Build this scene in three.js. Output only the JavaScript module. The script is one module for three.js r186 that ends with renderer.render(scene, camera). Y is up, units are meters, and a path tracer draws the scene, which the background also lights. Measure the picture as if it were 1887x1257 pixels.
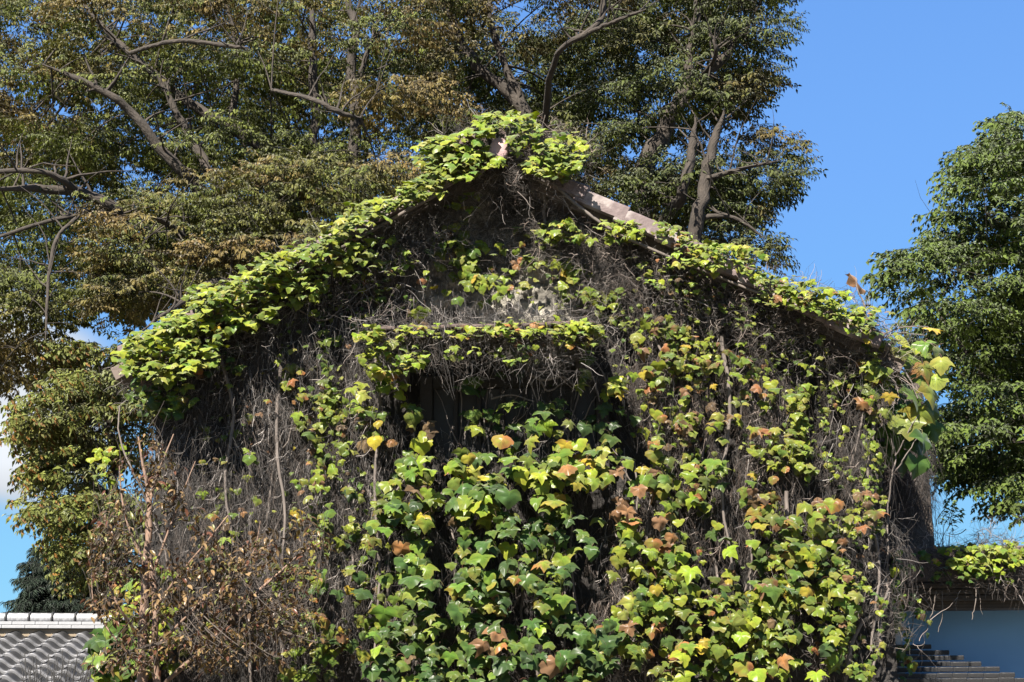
import * as THREE from 'three';
import { mergeGeometries, toCreasedNormals } from 'three/addons/utils/BufferGeometryUtils.js';
import { RoundedBoxGeometry } from 'three/addons/geometries/RoundedBoxGeometry.js';

// ---------------------------------------------------------------- camera, sky, sun, exposure
const scene = new THREE.Scene();
const D2R = Math.PI / 180;
const FOCAL = 2600, PITCH = 16 * D2R, EYE = new THREE.Vector3(0, 1.6, 10);     // lens measured on the 1887 x 1257 photograph
const camera = new THREE.PerspectiveCamera(2 * Math.atan(628.5 / FOCAL) / D2R, 1887 / 1257, 0.1, 3000);
camera.position.copy(EYE);
camera.rotation.set(PITCH, 0, 0);
const renderer = new THREE.WebGLRenderer({ antialias: true });
renderer.setSize(1024, 682);
renderer.toneMapping = THREE.LinearToneMapping;
renderer.toneMappingExposure = 4.1;
renderer.shadowMap.enabled = true;

const SUN_EL = 47 * D2R, SUN_AZ = 27 * D2R;
const SUN = new THREE.Vector3(-Math.sin(SUN_AZ) * Math.cos(SUN_EL), Math.sin(SUN_EL), Math.cos(SUN_AZ) * Math.cos(SUN_EL));
const sun = new THREE.DirectionalLight(new THREE.Color(1.0, 0.93, 0.82), 5.0);
sun.position.copy(SUN).multiplyScalar(60); sun.target.position.set(0, 3, -4);
sun.castShadow = true; sun.shadow.mapSize.set(4096, 4096);
Object.assign(sun.shadow.camera, { left: -22, right: 22, top: 22, bottom: -22, near: 1, far: 140 });
scene.add(sun, sun.target);

// ---------------------------------------------------------------- random numbers and noise
function rng(seed) { let a = seed >>> 0; return () => { a = (a + 0x6D2B79F5) | 0; let t = Math.imul(a ^ (a >>> 15), 1 | a); t = (t + Math.imul(t ^ (t >>> 7), 61 | t)) ^ t; return ((t ^ (t >>> 14)) >>> 0) / 4294967296; }; }
const hash = (x, y, z) => { let h = Math.imul(x, 374761393) ^ Math.imul(y, 668265263) ^ Math.imul(z, 2147483647 - 91); h = Math.imul(h ^ (h >>> 13), 1274126177); return ((h ^ (h >>> 16)) >>> 0) / 4294967296; };
function noise(x, y, z) {
  const i = Math.floor(x), j = Math.floor(y), k = Math.floor(z), f = x - i, g = y - j, h = z - k;
  const u = f * f * (3 - 2 * f), v = g * g * (3 - 2 * g), w = h * h * (3 - 2 * h), L = (a, b, t) => a + (b - a) * t;
  const c = (a, b, d) => hash(i + a, j + b, k + d);
  return L(L(L(c(0, 0, 0), c(1, 0, 0), u), L(c(0, 1, 0), c(1, 1, 0), u), v), L(L(c(0, 0, 1), c(1, 0, 1), u), L(c(0, 1, 1), c(1, 1, 1), u), v), w);
}
function fbm(x, y, z, n = 4) { let s = 0, a = 0.5, t = 0; for (let o = 0; o < n; o++) { s += a * noise(x, y, z); t += a; a *= 0.5; x = x * 2.03 + 7.1; y = y * 2.03 + 3.3; z = z * 2.03 + 1.7; } return s / t; }
const clamp = (x, a = 0, b = 1) => Math.min(b, Math.max(a, x)), smooth = (a, b, x) => { const t = clamp((x - a) / (b - a)); return t * t * (3 - 2 * t); };
const lerp = (a, b, t) => a + (b - a) * t;

// ---------------------------------------------------------------- sky: blue autumn air with some low cumulus
{
  const AIR = 0.238, W = 1024, H = 512, data = new Float32Array(W * H * 4);
  const stops = [[-90, [0.10, 0.10, 0.08]], [-1, [0.16, 0.17, 0.17]], [0, [0.42, 0.80, 1.02]], [6, [0.30, 0.69, 1.02]], [14, [0.22, 0.53, 1.02]], [22, [0.195, 0.455, 1.0]], [30, [0.165, 0.395, 0.92]], [50, [0.10, 0.25, 0.66]], [90, [0.05, 0.14, 0.46]]];
  const banks = [[-20, 12, 5.2, 4.6], [-24, 15, 6, 4], [38, 9, 9, 3], [-75, 11, 10, 4], [95, 14, 12, 4], [150, 10, 11, 5], [-130, 12, 13, 4]];   // azimuth, height, half sizes in degrees
  for (let r = 0; r < H; r++) {
    const el = ((r + 0.5) / H - 0.5) * Math.PI, eld = el / D2R;
    let k = 0; while (k < stops.length - 2 && eld > stops[k + 1][0]) k++;
    const t = clamp((eld - stops[k][0]) / (stops[k + 1][0] - stops[k][0])), base = [0, 1, 2].map(c => lerp(stops[k][1][c], stops[k + 1][1][c], t));
    for (let c = 0; c < W; c++) {
      const az = ((c + 0.5) / W - 0.5) * 2 * Math.PI, x = Math.cos(el) * Math.cos(az), z = Math.cos(el) * Math.sin(az), y = Math.sin(el);
      const p = [...base];
      const glow = Math.pow(clamp(x * SUN.x + y * SUN.y + z * SUN.z), 10) * 0.35;
      for (let q = 0; q < 3; q++) p[q] += glow;
      if (eld > 0) {
        const a = Math.atan2(x, -z) / D2R; let d = -2;
        for (const [ba, be, wa, we] of banks) { let da = a - ba; if (da > 180) da -= 360; if (da < -180) da += 360; d = Math.max(d, 1 - Math.hypot(da / wa, (eld - be) / we)); }
        const n = fbm(x * 14, y * 22, z * 14, 5) - 0.5, m = smooth(0.0, 0.45, d + n * 1.1 - 0.02);
        const lit = 0.62 + 0.35 * smooth(-0.2, 0.3, n + (d - 0.4) * 0.4);
        p[0] = lerp(p[0], lit * 0.95, m); p[1] = lerp(p[1], lit, m); p[2] = lerp(p[2], lit * 1.07, m);
      }
      const i = (r * W + c) * 4; data[i] = p[0] * AIR; data[i + 1] = p[1] * AIR; data[i + 2] = p[2] * AIR; data[i + 3] = 1;
    }
  }
  const sky = new THREE.DataTexture(data, W, H, THREE.RGBAFormat, THREE.FloatType);
  sky.mapping = THREE.EquirectangularReflectionMapping; sky.magFilter = sky.minFilter = THREE.LinearFilter; sky.needsUpdate = true;
  scene.background = sky; scene.environment = sky;
}

// ---------------------------------------------------------------- surveying: a direction seen in the photograph meets a plane of the place
const cp = Math.cos(PITCH), sp = Math.sin(PITCH);
function sight(px, py) { const x = (px - 943.5) / FOCAL, y = (628.5 - py) / FOCAL; return new THREE.Vector3(x, y * cp + sp, y * sp - cp); }
function atZ(px, py, z) { const d = sight(px, py); return d.multiplyScalar((z - EYE.z) / d.z).add(EYE); }
const YAW = -5 * D2R, UP = new THREE.Vector3(0, 1, 0);
const eyeL = EYE.clone().applyAxisAngle(UP, -YAW);
function fac(px, py, w = 0) { const d = sight(px, py).applyAxisAngle(UP, -YAW); return d.multiplyScalar((w - eyeL.z) / d.z).add(eyeL); }   // in the storehouse's own axes
const PXM = fac(944, 640).x - fac(943, 640).x;                                   // metres per photo pixel on the gable

// ---------------------------------------------------------------- scene helpers
const used = {};
function numbered(n) { const k = used[n] = (used[n] ?? -1) + 1; return k ? `${n}_${String(k).padStart(3, '0')}` : n; }
function thing(name, label, category, [x, y, z] = [0, 0, 0], turn = 0, group) {
  const o = new THREE.Group(); o.name = numbered(name); scene.add(o); o.position.set(x, y, z); o.rotation.y = turn;
  o.userData = { label, category }; if (group) o.userData.group = group; return o;
}
function part(name, geo, mat, parent, extra) { const m = new THREE.Mesh(geo, mat); m.name = name; m.castShadow = m.receiveShadow = true; if (extra) Object.assign(m.userData, extra); parent.add(m); return m; }
class MB {                                                                      // collects tubes and meshes, then makes one geometry
  constructor() { this.p = []; this.n = []; this.u = []; this.c = []; this.i = []; }
  tube(pts, rad, sides = 5, col = [1, 1, 1]) {
    const base = this.p.length / 3, N = pts.length; let ref = null, len = 0;
    for (let k = 0; k < N; k++) {
      const a = pts[Math.max(0, k - 1)], b = pts[Math.min(N - 1, k + 1)], p = pts[k];
      let tx = b[0] - a[0], ty = b[1] - a[1], tz = b[2] - a[2]; const tl = Math.hypot(tx, ty, tz) || 1; tx /= tl; ty /= tl; tz /= tl;
      if (!ref) ref = Math.abs(ty) < 0.9 ? [0, 1, 0] : [1, 0, 0];
      const dt = ref[0] * tx + ref[1] * ty + ref[2] * tz; let rx = ref[0] - dt * tx, ry = ref[1] - dt * ty, rz = ref[2] - dt * tz; const rl = Math.hypot(rx, ry, rz) || 1; rx /= rl; ry /= rl; rz /= rl; ref = [rx, ry, rz];
      const sx = ty * rz - tz * ry, sy = tz * rx - tx * rz, sz = tx * ry - ty * rx, r = Array.isArray(rad) ? rad[k] : lerp(rad, rad * 0.4, k / (N - 1));
      if (k) len += Math.hypot(p[0] - pts[k - 1][0], p[1] - pts[k - 1][1], p[2] - pts[k - 1][2]);
      for (let s = 0; s <= sides; s++) {
        const a2 = s / sides * Math.PI * 2, ca = Math.cos(a2), sa = Math.sin(a2), nx = rx * ca + sx * sa, ny = ry * ca + sy * sa, nz = rz * ca + sz * sa;
        this.p.push(p[0] + nx * r, p[1] + ny * r, p[2] + nz * r); this.n.push(nx, ny, nz); this.u.push(s / sides * r * 6.28, len); this.c.push(...col);
        if (k && s) { const q = base + k * (sides + 1) + s, w = q - sides - 1; this.i.push(w - 1, w, q, w - 1, q, q - 1); }
      }
    }
    return this;
  }
  add(g, m, col) {
    const P = g.attributes.position.array, Nn = g.attributes.normal.array, U = g.attributes.uv?.array, C = g.attributes.color?.array, e = m ? m.elements : null, base = this.p.length / 3, n = P.length / 3;
    for (let k = 0; k < n; k++) {
      const x = P[k * 3], y = P[k * 3 + 1], z = P[k * 3 + 2], a = Nn[k * 3], b = Nn[k * 3 + 1], c = Nn[k * 3 + 2];
      if (e) {
        this.p.push(e[0] * x + e[4] * y + e[8] * z + e[12], e[1] * x + e[5] * y + e[9] * z + e[13], e[2] * x + e[6] * y + e[10] * z + e[14]);
        const l = Math.hypot(e[0], e[1], e[2]) || 1; this.n.push((e[0] * a + e[4] * b + e[8] * c) / l, (e[1] * a + e[5] * b + e[9] * c) / l, (e[2] * a + e[6] * b + e[10] * c) / l);
      } else { this.p.push(x, y, z); this.n.push(a, b, c); }
      this.u.push(U ? U[k * 2] : 0, U ? U[k * 2 + 1] : 0);
      for (let q = 0; q < 3; q++) this.c.push((C ? C[k * 3 + q] : 1) * (col ? col[q] : 1));
    }
    if (g.index) for (const q of g.index.array) this.i.push(q + base); else for (let k = 0; k < n; k++) this.i.push(k + base);
    return this;
  }
  geo() {
    const g = new THREE.BufferGeometry();
    g.setAttribute('position', new THREE.Float32BufferAttribute(this.p, 3)); g.setAttribute('normal', new THREE.Float32BufferAttribute(this.n, 3));
    g.setAttribute('uv', new THREE.Float32BufferAttribute(this.u, 2)); g.setAttribute('color', new THREE.Float32BufferAttribute(this.c, 3)); g.setIndex(this.i); return g;
  }
}
const box = (w, h, d, r = 0.008) => new RoundedBoxGeometry(w, h, d, 1, r);
const V = (x, y, z) => new THREE.Vector3(x, y, z);
function grain(size, fn, srgb = false) {                                        // a computed texture
  const d = new Uint8Array(size * size * 4);
  for (let y = 0; y < size; y++) for (let x = 0; x < size; x++) { const v = fn(x / size, y / size), i = (y * size + x) * 4; for (let q = 0; q < 3; q++) d[i + q] = clamp(Array.isArray(v) ? v[q] : v) * 255; d[i + 3] = 255; }
  const t = new THREE.DataTexture(d, size, size); t.magFilter = t.minFilter = THREE.LinearFilter; t.wrapS = t.wrapT = THREE.RepeatWrapping; if (srgb) t.colorSpace = THREE.SRGBColorSpace; t.needsUpdate = true; return t;
}
const tn = (u, v, f, s, n = 4) => { const a = fbm(u * f, v * f, s, n), b = fbm((u - 1) * f, v * f, s, n), c = fbm(u * f, (v - 1) * f, s, n), d = fbm((u - 1) * f, (v - 1) * f, s, n); return lerp(lerp(a, b, u), lerp(c, d, u), v); };   // tiles

// ---------------------------------------------------------------- materials
const C = (r, g, b) => new THREE.Color().setRGB(r, g, b);
const mottle = grain(256, (u, v) => 0.25 + 0.9 * tn(u, v, 10, 3, 5));
const mottleC = grain(256, (u, v) => 0.55 + 0.55 * tn(u, v, 8, 9, 5), true);
const barkB = grain(256, (u, v) => tn(u, v, 16, 5, 5));
const std = (o) => new THREE.MeshStandardMaterial({ side: THREE.DoubleSide, ...o });
const scaled = (t, a, b) => { const k = t.clone(); k.repeat.set(a, b); k.needsUpdate = true; return k; };
const lichen = grain(256, (u, v) => { const a = tn(u, v, 7, 21, 5), b = tn(u, v, 22, 25, 3), w = smooth(0.42, 0.6, a) * 0.8, k = 0.85 + 0.25 * b; return [lerp(0.50, 0.72, w) * k, lerp(0.44, 0.69, w) * k, lerp(0.44, 0.68, w) * k]; }, true);
const M = {
  wall: std({ vertexColors: true, roughness: 0.95, bumpMap: scaled(mottle, 3, 3), bumpScale: 0.03 }),
  tile: std({ color: C(0.45, 0.43, 0.42), map: scaled(lichen, 2.2, 2.2), roughness: 0.8, bumpMap: scaled(mottle, 5, 5), bumpScale: 0.006 }),
  pinkTile: std({ color: C(0.42, 0.28, 0.28), map: mottleC, roughness: 0.8, bumpMap: scaled(mottle, 5, 5), bumpScale: 0.005 }),
  oldTile: std({ color: C(0.10, 0.07, 0.06), map: mottleC, roughness: 0.85, bumpMap: mottle, bumpScale: 0.006 }),
  roofSlab: std({ color: C(0.09, 0.07, 0.06), roughness: 0.9 }),
  wood: std({ color: C(0.11, 0.085, 0.065), map: scaled(grain(256, (u, v) => 0.45 + 0.7 * tn(u, v, 2, 31, 2) * tn(u, (v * 6) % 1, 6, 33, 4) * 1.6, true), 0.5, 3), roughness: 0.85, bumpMap: scaled(barkB, 0.6, 6), bumpScale: 0.006 }),
  plaster: std({ color: C(0.20, 0.41, 0.70), map: scaled(mottleC, 0.45, 0.45), roughness: 0.9, bumpMap: scaled(mottle, 2, 2), bumpScale: 0.004 }),
  black: std({ color: C(0.02, 0.02, 0.02), roughness: 0.9 }),
  slate: std({ color: C(0.024, 0.024, 0.026), map: scaled(mottleC, 3, 3), roughness: 0.6, bumpMap: mottle, bumpScale: 0.003 }),
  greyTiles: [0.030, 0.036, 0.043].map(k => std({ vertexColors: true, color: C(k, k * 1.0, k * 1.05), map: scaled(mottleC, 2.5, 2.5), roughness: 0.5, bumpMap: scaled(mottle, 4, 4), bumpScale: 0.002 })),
  ridge: std({ color: C(0.28, 0.285, 0.30), map: scaled(mottleC, 2, 2), roughness: 0.5 }),
  bark: std({ color: C(0.048, 0.038, 0.030), map: scaled(mottleC, 2, 1.2), roughness: 0.95, bumpMap: scaled(barkB, 4, 1.5), bumpScale: 0.02, vertexColors: true }),
  smoothBark: std({ color: C(0.21, 0.13, 0.088), map: scaled(mottleC, 4, 1.5), roughness: 0.7, vertexColors: true }),
  twig: std({ color: C(0.027, 0.0255, 0.025), roughness: 0.8, vertexColors: true }),
  stem: std({ color: C(0.14, 0.115, 0.10), map: mottleC, roughness: 0.85, vertexColors: true }),
  ground: std({ color: C(0.17, 0.15, 0.11), map: scaled(mottleC, 0.7, 0.7), roughness: 1, bumpMap: scaled(mottle, 2, 2), bumpScale: 0.02 }),
};
function leafMaterial(o) { return new THREE.MeshPhysicalMaterial({ side: THREE.DoubleSide, transmission: 0.34, thickness: 0, roughness: 0.9, specularIntensity: 0.5, clearcoat: 0.20, clearcoatRoughness: 0.30, vertexColors: true, ...o }); }

// ---------------------------------------------------------------- ground
{
  const g = new THREE.CircleGeometry(900, 64); g.rotateX(-Math.PI / 2);
  const uv = g.attributes.uv; for (let k = 0; k < uv.count; k++) uv.setXY(k, uv.getX(k) * 1800, uv.getY(k) * 1800);
  const m = part('ground', g, M.ground, scene); m.userData.kind = 'structure'; m.castShadow = false;
}

// ---------------------------------------------------------------- the storehouse: gable end towards the camera
const ROOF_W = 0.30;                                                            // how far the verge stands out from the gable
const apex = fac(912, 276, ROOF_W), endR = fac(1530, 583, ROOF_W), endL = fac(225, 655, ROOF_W);
const slopeR = (apex.y - endR.y) / (endR.x - apex.x), slopeL = (apex.y - endL.y) / (apex.x - endL.x);
const eaveR = fac(1665, 640, ROOF_W).x, eaveL = endL.x - 0.08;
const roofV = (u) => u > apex.x ? apex.y - slopeR * (u - apex.x) : apex.y - slopeL * (apex.x - u);
const uR = fac(1640, 1050).x, uL = fac(275, 950).x, DEEP = 6.5;
const house = thing('storehouse', 'old gabled storehouse with crumbling plaster, wholly overgrown by ivy', 'storehouse', [0, 0, 0], YAW);
{
  // front wall: a sheet that follows the roof line, lumpy, with bare plaster left in the middle of the gable
  const NX = 400, NY = 330, pos = [], col = [], uv = [], idx = [], pc = fac(915, 500), hole = [fac(790, 720), fac(1140, 850)];
  for (let i = 0; i <= NX; i++) for (let j = 0; j <= NY; j++) {
    const u = lerp(uL, uR, i / NX), v = (roofV(u) - 0.10) * j / NY, n = fbm(u * 3, v * 3, 4, 5), f = fbm(u * 14, v * 14, 8, 3);
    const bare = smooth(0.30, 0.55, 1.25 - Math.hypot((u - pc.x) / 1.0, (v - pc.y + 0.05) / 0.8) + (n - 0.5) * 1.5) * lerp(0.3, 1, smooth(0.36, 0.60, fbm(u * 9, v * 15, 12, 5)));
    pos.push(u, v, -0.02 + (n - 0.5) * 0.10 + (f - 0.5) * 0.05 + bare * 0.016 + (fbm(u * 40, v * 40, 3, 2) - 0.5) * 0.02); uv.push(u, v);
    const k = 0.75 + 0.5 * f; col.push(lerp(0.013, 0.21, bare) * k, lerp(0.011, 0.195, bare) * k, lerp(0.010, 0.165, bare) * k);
    if (i < NX && j < NY) { const a = i * (NY + 1) + j, b = a + NY + 1; idx.push(a, b, b + 1, a, b + 1, a + 1); }
  }
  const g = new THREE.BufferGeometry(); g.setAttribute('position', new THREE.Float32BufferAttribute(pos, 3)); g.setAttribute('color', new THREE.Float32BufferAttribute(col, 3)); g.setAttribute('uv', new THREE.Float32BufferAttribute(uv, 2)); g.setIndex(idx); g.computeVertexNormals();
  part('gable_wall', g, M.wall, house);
  // body behind the front sheet
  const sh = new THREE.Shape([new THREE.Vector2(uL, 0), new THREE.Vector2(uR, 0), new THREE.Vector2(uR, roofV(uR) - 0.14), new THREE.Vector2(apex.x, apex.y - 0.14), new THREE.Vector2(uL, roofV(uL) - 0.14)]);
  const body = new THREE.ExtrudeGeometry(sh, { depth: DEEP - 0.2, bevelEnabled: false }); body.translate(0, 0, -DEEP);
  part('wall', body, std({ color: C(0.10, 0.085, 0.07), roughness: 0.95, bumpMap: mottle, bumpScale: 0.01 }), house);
  // roof: two slabs, and verge tiles along both front edges
  const rf = new MB(), slab = (s) => {
    const m = s > 0 ? slopeR : slopeL, run = s > 0 ? eaveR - apex.x : apex.x - eaveL, ang = Math.atan(m) * -s, len = run / Math.cos(ang);
    const b = new THREE.BoxGeometry(len, 0.1, DEEP + ROOF_W + 0.3);
    const mt = new THREE.Matrix4().makeRotationZ(ang).setPosition(apex.x + s * run / 2, apex.y - m * run / 2 - 0.08, ROOF_W - 0.06 - (DEEP + ROOF_W + 0.3) / 2);
    rf.add(b, mt);
  };
  slab(1); slab(-1);
  const roof = part('roof', rf.geo(), M.roofSlab, house);
  const prof = new THREE.Shape([[0, 0.02], [0.24, 0.024], [0.255, 0.010], [0.255, -0.078], [0.235, -0.086], [0.222, -0.074], [0.215, -0.02], [0, -0.02]].map(a => new THREE.Vector2(...a)));
  const R = rng(11), variants = [0, 1, 2].map(k => {
    const g2 = new THREE.ExtrudeGeometry(prof, { depth: 0.40, bevelEnabled: true, bevelSize: 0.006, bevelThickness: 0.006, bevelSegments: 1, steps: 3 });
    g2.rotateY(-Math.PI / 2); g2.translate(0.20, 0, 0);
    const p = g2.attributes.position; for (let q = 0; q < p.count; q++) p.setY(q, p.getY(q) + 0.012 * (noise(p.getX(q) * 9, p.getZ(q) * 9, k * 7) - 0.5));
    const uv2 = g2.attributes.uv; for (let q = 0; q < p.count; q++) uv2.setXY(q, p.getX(q) + k * 0.37, p.getY(q) + p.getZ(q));
    return toCreasedNormals(g2, 0.6);
  });
  for (const s of [1, -1]) {
    const m = s > 0 ? slopeR : slopeL, run = s > 0 ? eaveR - apex.x : apex.x - eaveL, ang = Math.atan(m), n = Math.floor(run / Math.cos(ang) / 0.335);
    for (let k = 0; k < n; k++) {
      const d = (k + 0.75) * 0.335, t = part('verge_tile', variants[k % 3], M.tile, roof);
      t.position.set(apex.x + s * d * Math.cos(ang), apex.y - d * Math.sin(ang) + 0.012 + (R() - 0.5) * 0.012, ROOF_W - 0.20 + (R() - 0.5) * 0.02);
      t.rotation.z = -s * (ang - 0.075 + (R() - 0.5) * 0.04);
    }
  }
  // ridge: a round tile row, its round end tile, and a weathered scroll ornament at its side
  const rg = new THREE.CylinderGeometry(0.10, 0.10, DEEP, 12, 1, false); rg.rotateX(Math.PI / 2); rg.translate(apex.x, apex.y + 0.08, ROOF_W - DEEP / 2);
  part('ridge', rg, M.oldTile, roof);
  const disc = new THREE.SphereGeometry(0.095, 20, 14); disc.scale(0.78, 1.15, 0.42); const dp = fac(918, 279, 0.48);
  const dm = part('ridge_end_tile', disc, M.pinkTile, roof); dm.position.copy(dp); dm.rotation.z = -0.2;
  const sc = new MB(), scp = fac(864, 268, 0.44), spiral = [], sr = [];
  for (let k = 0; k < 26; k++) { const a = k / 25 * 8.6, r = 0.075 - 0.055 * k / 25; spiral.push([Math.cos(a) * r, Math.sin(a) * r, 0.02 * k / 25]); sr.push(0.022 - 0.009 * k / 25); }
  sc.tube(spiral, sr, 7); sc.tube([[0.07, -0.02, 0], [0.08, -0.1, 0], [0.03, -0.2, 0.01], [0.0, -0.3, 0.0]], [0.03, 0.035, 0.03, 0.015], 7);
  const scroll = part('ridge_ornament', sc.geo(), M.oldTile, roof); scroll.position.copy(scp);

  // the little roof over the window: board, two brackets, tiles
  const c0 = fac(690, 612, 0.55), c1 = fac(1100, 604, 0.55), cw = c1.x - c0.x, cy = (c0.y + c1.y) / 2;
  const can = part('window_canopy', box(cw, 0.05, 0.66), M.wood, house); can.position.set((c0.x + c1.x) / 2, cy + 0.02, 0.30); can.rotation.x = 0.2;
  for (const k of [0.08, 0.92]) { const b = part('bracket', box(0.09, 0.34, 0.09), M.wood, can); b.position.set((k - 0.5) * cw, -0.19, -0.22); }
  for (let k = 0; k < 9; k++) { const b = part('tile', box(cw / 9 - 0.008, 0.03, 0.70, 0.012), M.oldTile, can); b.position.set((k + 0.5 - 4.5) * cw / 9, 0.047 + (k % 2) * 0.006, 0.02); }
  // the window below it, with wooden bars; canopy shade put into the dark colours
  const w0 = fac(800, 720, 0.05), w1 = fac(1100, 850, 0.05), ww = w1.x - w0.x, wh = w0.y - w1.y, wx = (w0.x + w1.x) / 2, wy = (w0.y + w1.y) / 2;
  const shadedWood = std({ color: C(0.014, 0.011, 0.009), roughness: 0.9, bumpMap: scaled(barkB, 0.6, 6), bumpScale: 0.006 });
  const win = part('window', box(ww, wh, 0.04), M.black, house); win.position.set(wx, wy, 0.06);
  for (const s of [-1, 1]) { const a = part('frame', box(0.09, wh + 0.18, 0.12), shadedWood, win); a.position.set(s * (ww / 2 + 0.047), 0, 0.01); const b = part('frame', box(ww, 0.09, 0.12), shadedWood, win); b.position.set(0, s * (wh / 2 + 0.047), 0.01); }
  for (let k = 1; k < 7; k++) { const b = part('window_bar', box(0.035, wh, 0.035), shadedWood, win); b.position.set((k / 7 - 0.5) * ww, 0, 0.042); }
  // a lower wing at the right, set back
  const s0 = fac(1632, 760, -1.2), s1 = fac(1706, 760, -1.2), sB = fac(1800, 1004, -0.95).y - 0.05;
  const sw = part('side_wing', box(s1.x - s0.x + 0.2, s0.y + 0.3 - sB, DEEP - 2, 0.02), std({ color: C(0.10, 0.08, 0.065), roughness: 0.95, bumpMap: mottle, bumpScale: 0.02 }), house); sw.position.set((s0.x + s1.x) / 2 - 0.1, (s0.y + 0.3 + sB) / 2, -1.25 - (DEEP - 2) / 2);
}

// ---------------------------------------------------------------- annex at the right: plaster wall under a deep wooden eave
const annex = thing('annex', 'low white plastered annex with weathered wooden eave right of the storehouse', 'annex', [0, 0, 0], YAW);
{
  const x0 = fac(1632, 1150, -1.6).x, x1 = x0 + 6, L = x1 - x0, cx = (x0 + x1) / 2, yT = fac(1800, 1004, -0.95).y, yF = fac(1800, 1072, -0.95).y, yB = fac(1800, 1100, -0.95).y, yC = fac(1800, 1113, -1.05).y;
  const wl = part('wall', box(L, yB + 0.1, 0.2), M.plaster, annex); wl.position.set(cx, (yB + 0.1) / 2, -1.7);
  const rfd = part('roof', box(L, yT - yF - 0.004, 1.4, 0.02), M.roofSlab, annex); rfd.position.set(cx, (yT + yF) / 2, -1.68);
  for (let k = 0; k < 3; k++) { const h = (yF - yB) / 2.6, b = part('fascia_board', box(L, h - 0.006, 0.06, 0.006), M.wood, annex); b.position.set(cx, yF - h * (k + 0.5) - 0.004, -0.985 + k * -0.022); }
  const bm = part('eave_beam', box(L, yB - yC + 0.03, 0.16, 0.01), M.wood, annex); bm.position.set(cx, (yB + yC) / 2 - 0.02, -1.16);
  const sf = part('soffit', box(L, 0.02, 0.5), M.wood, annex); sf.position.set(cx, yB + 0.02, -1.30);
  const px = part('corner_post', box(0.16, yC, 0.1), std({ color: C(0.5, 0.52, 0.54), map: mottleC, roughness: 0.9 }), annex); px.position.set(x0 + 0.02, yC / 2, -1.52);
}
// ---------------------------------------------------------------- low tiled pent roof before the annex wall
const pent = thing('pent_roof', 'dark tiled pent roof stepping down before the bluish plaster wall', 'pent roof', [0, 0, 0], YAW);
{
  const ends = [1716, 1749, 1776, 1808, 1842, 1870, 1898, 1925], ys = [1187, 1197, 1207, 1218, 1228, 1239, 1248, 1258], R = rng(17);
  const tg = [0, 1].map(k => { const g = new THREE.CylinderGeometry(0.20, 0.20, 0.30, 9, 2, true, -0.36, 0.72); g.rotateX(Math.PI / 2); g.translate(0, -0.19, 0); const o = new MB().add(g); const lip = box(0.14, 0.035, 0.02, 0.006); lip.translate(0, -0.004, 0.15); o.add(lip); return o.geo(); });
  for (let c = 0; c < 8; c++) {
    const w = -1.42 + c * 0.10, e = fac(ends[c], ys[c], w), s = fac(1628, ys[c], w);
    for (let x = e.x - 0.06, k = 0; x > s.x; x -= 0.112, k++) { const t = part('tile', tg[k % 2], M.slate, pent); t.scale.set(0.8, 1, 0.55); t.position.set(x, e.y + 0.006 + (R() - 0.5) * 0.006, w - 0.06); t.rotation.x = 0.3; }
  }
  const a = fac(1632, 1260, -0.8), b = fac(1935, 1260, -0.8);
  const un = part('eave_shade_board', box(b.x - a.x, 0.05, 0.62), M.black, pent); un.position.set((a.x + b.x) / 2, a.y - 0.03, -1.15);  // black board standing in for the shade under the tiles
  const bd = part('support', box((b.x - a.x) * 0.9, a.y - 0.07, 0.5), M.wood, pent); bd.position.set((a.x + b.x) / 2, (a.y - 0.07) / 2, -1.2);
}

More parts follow.
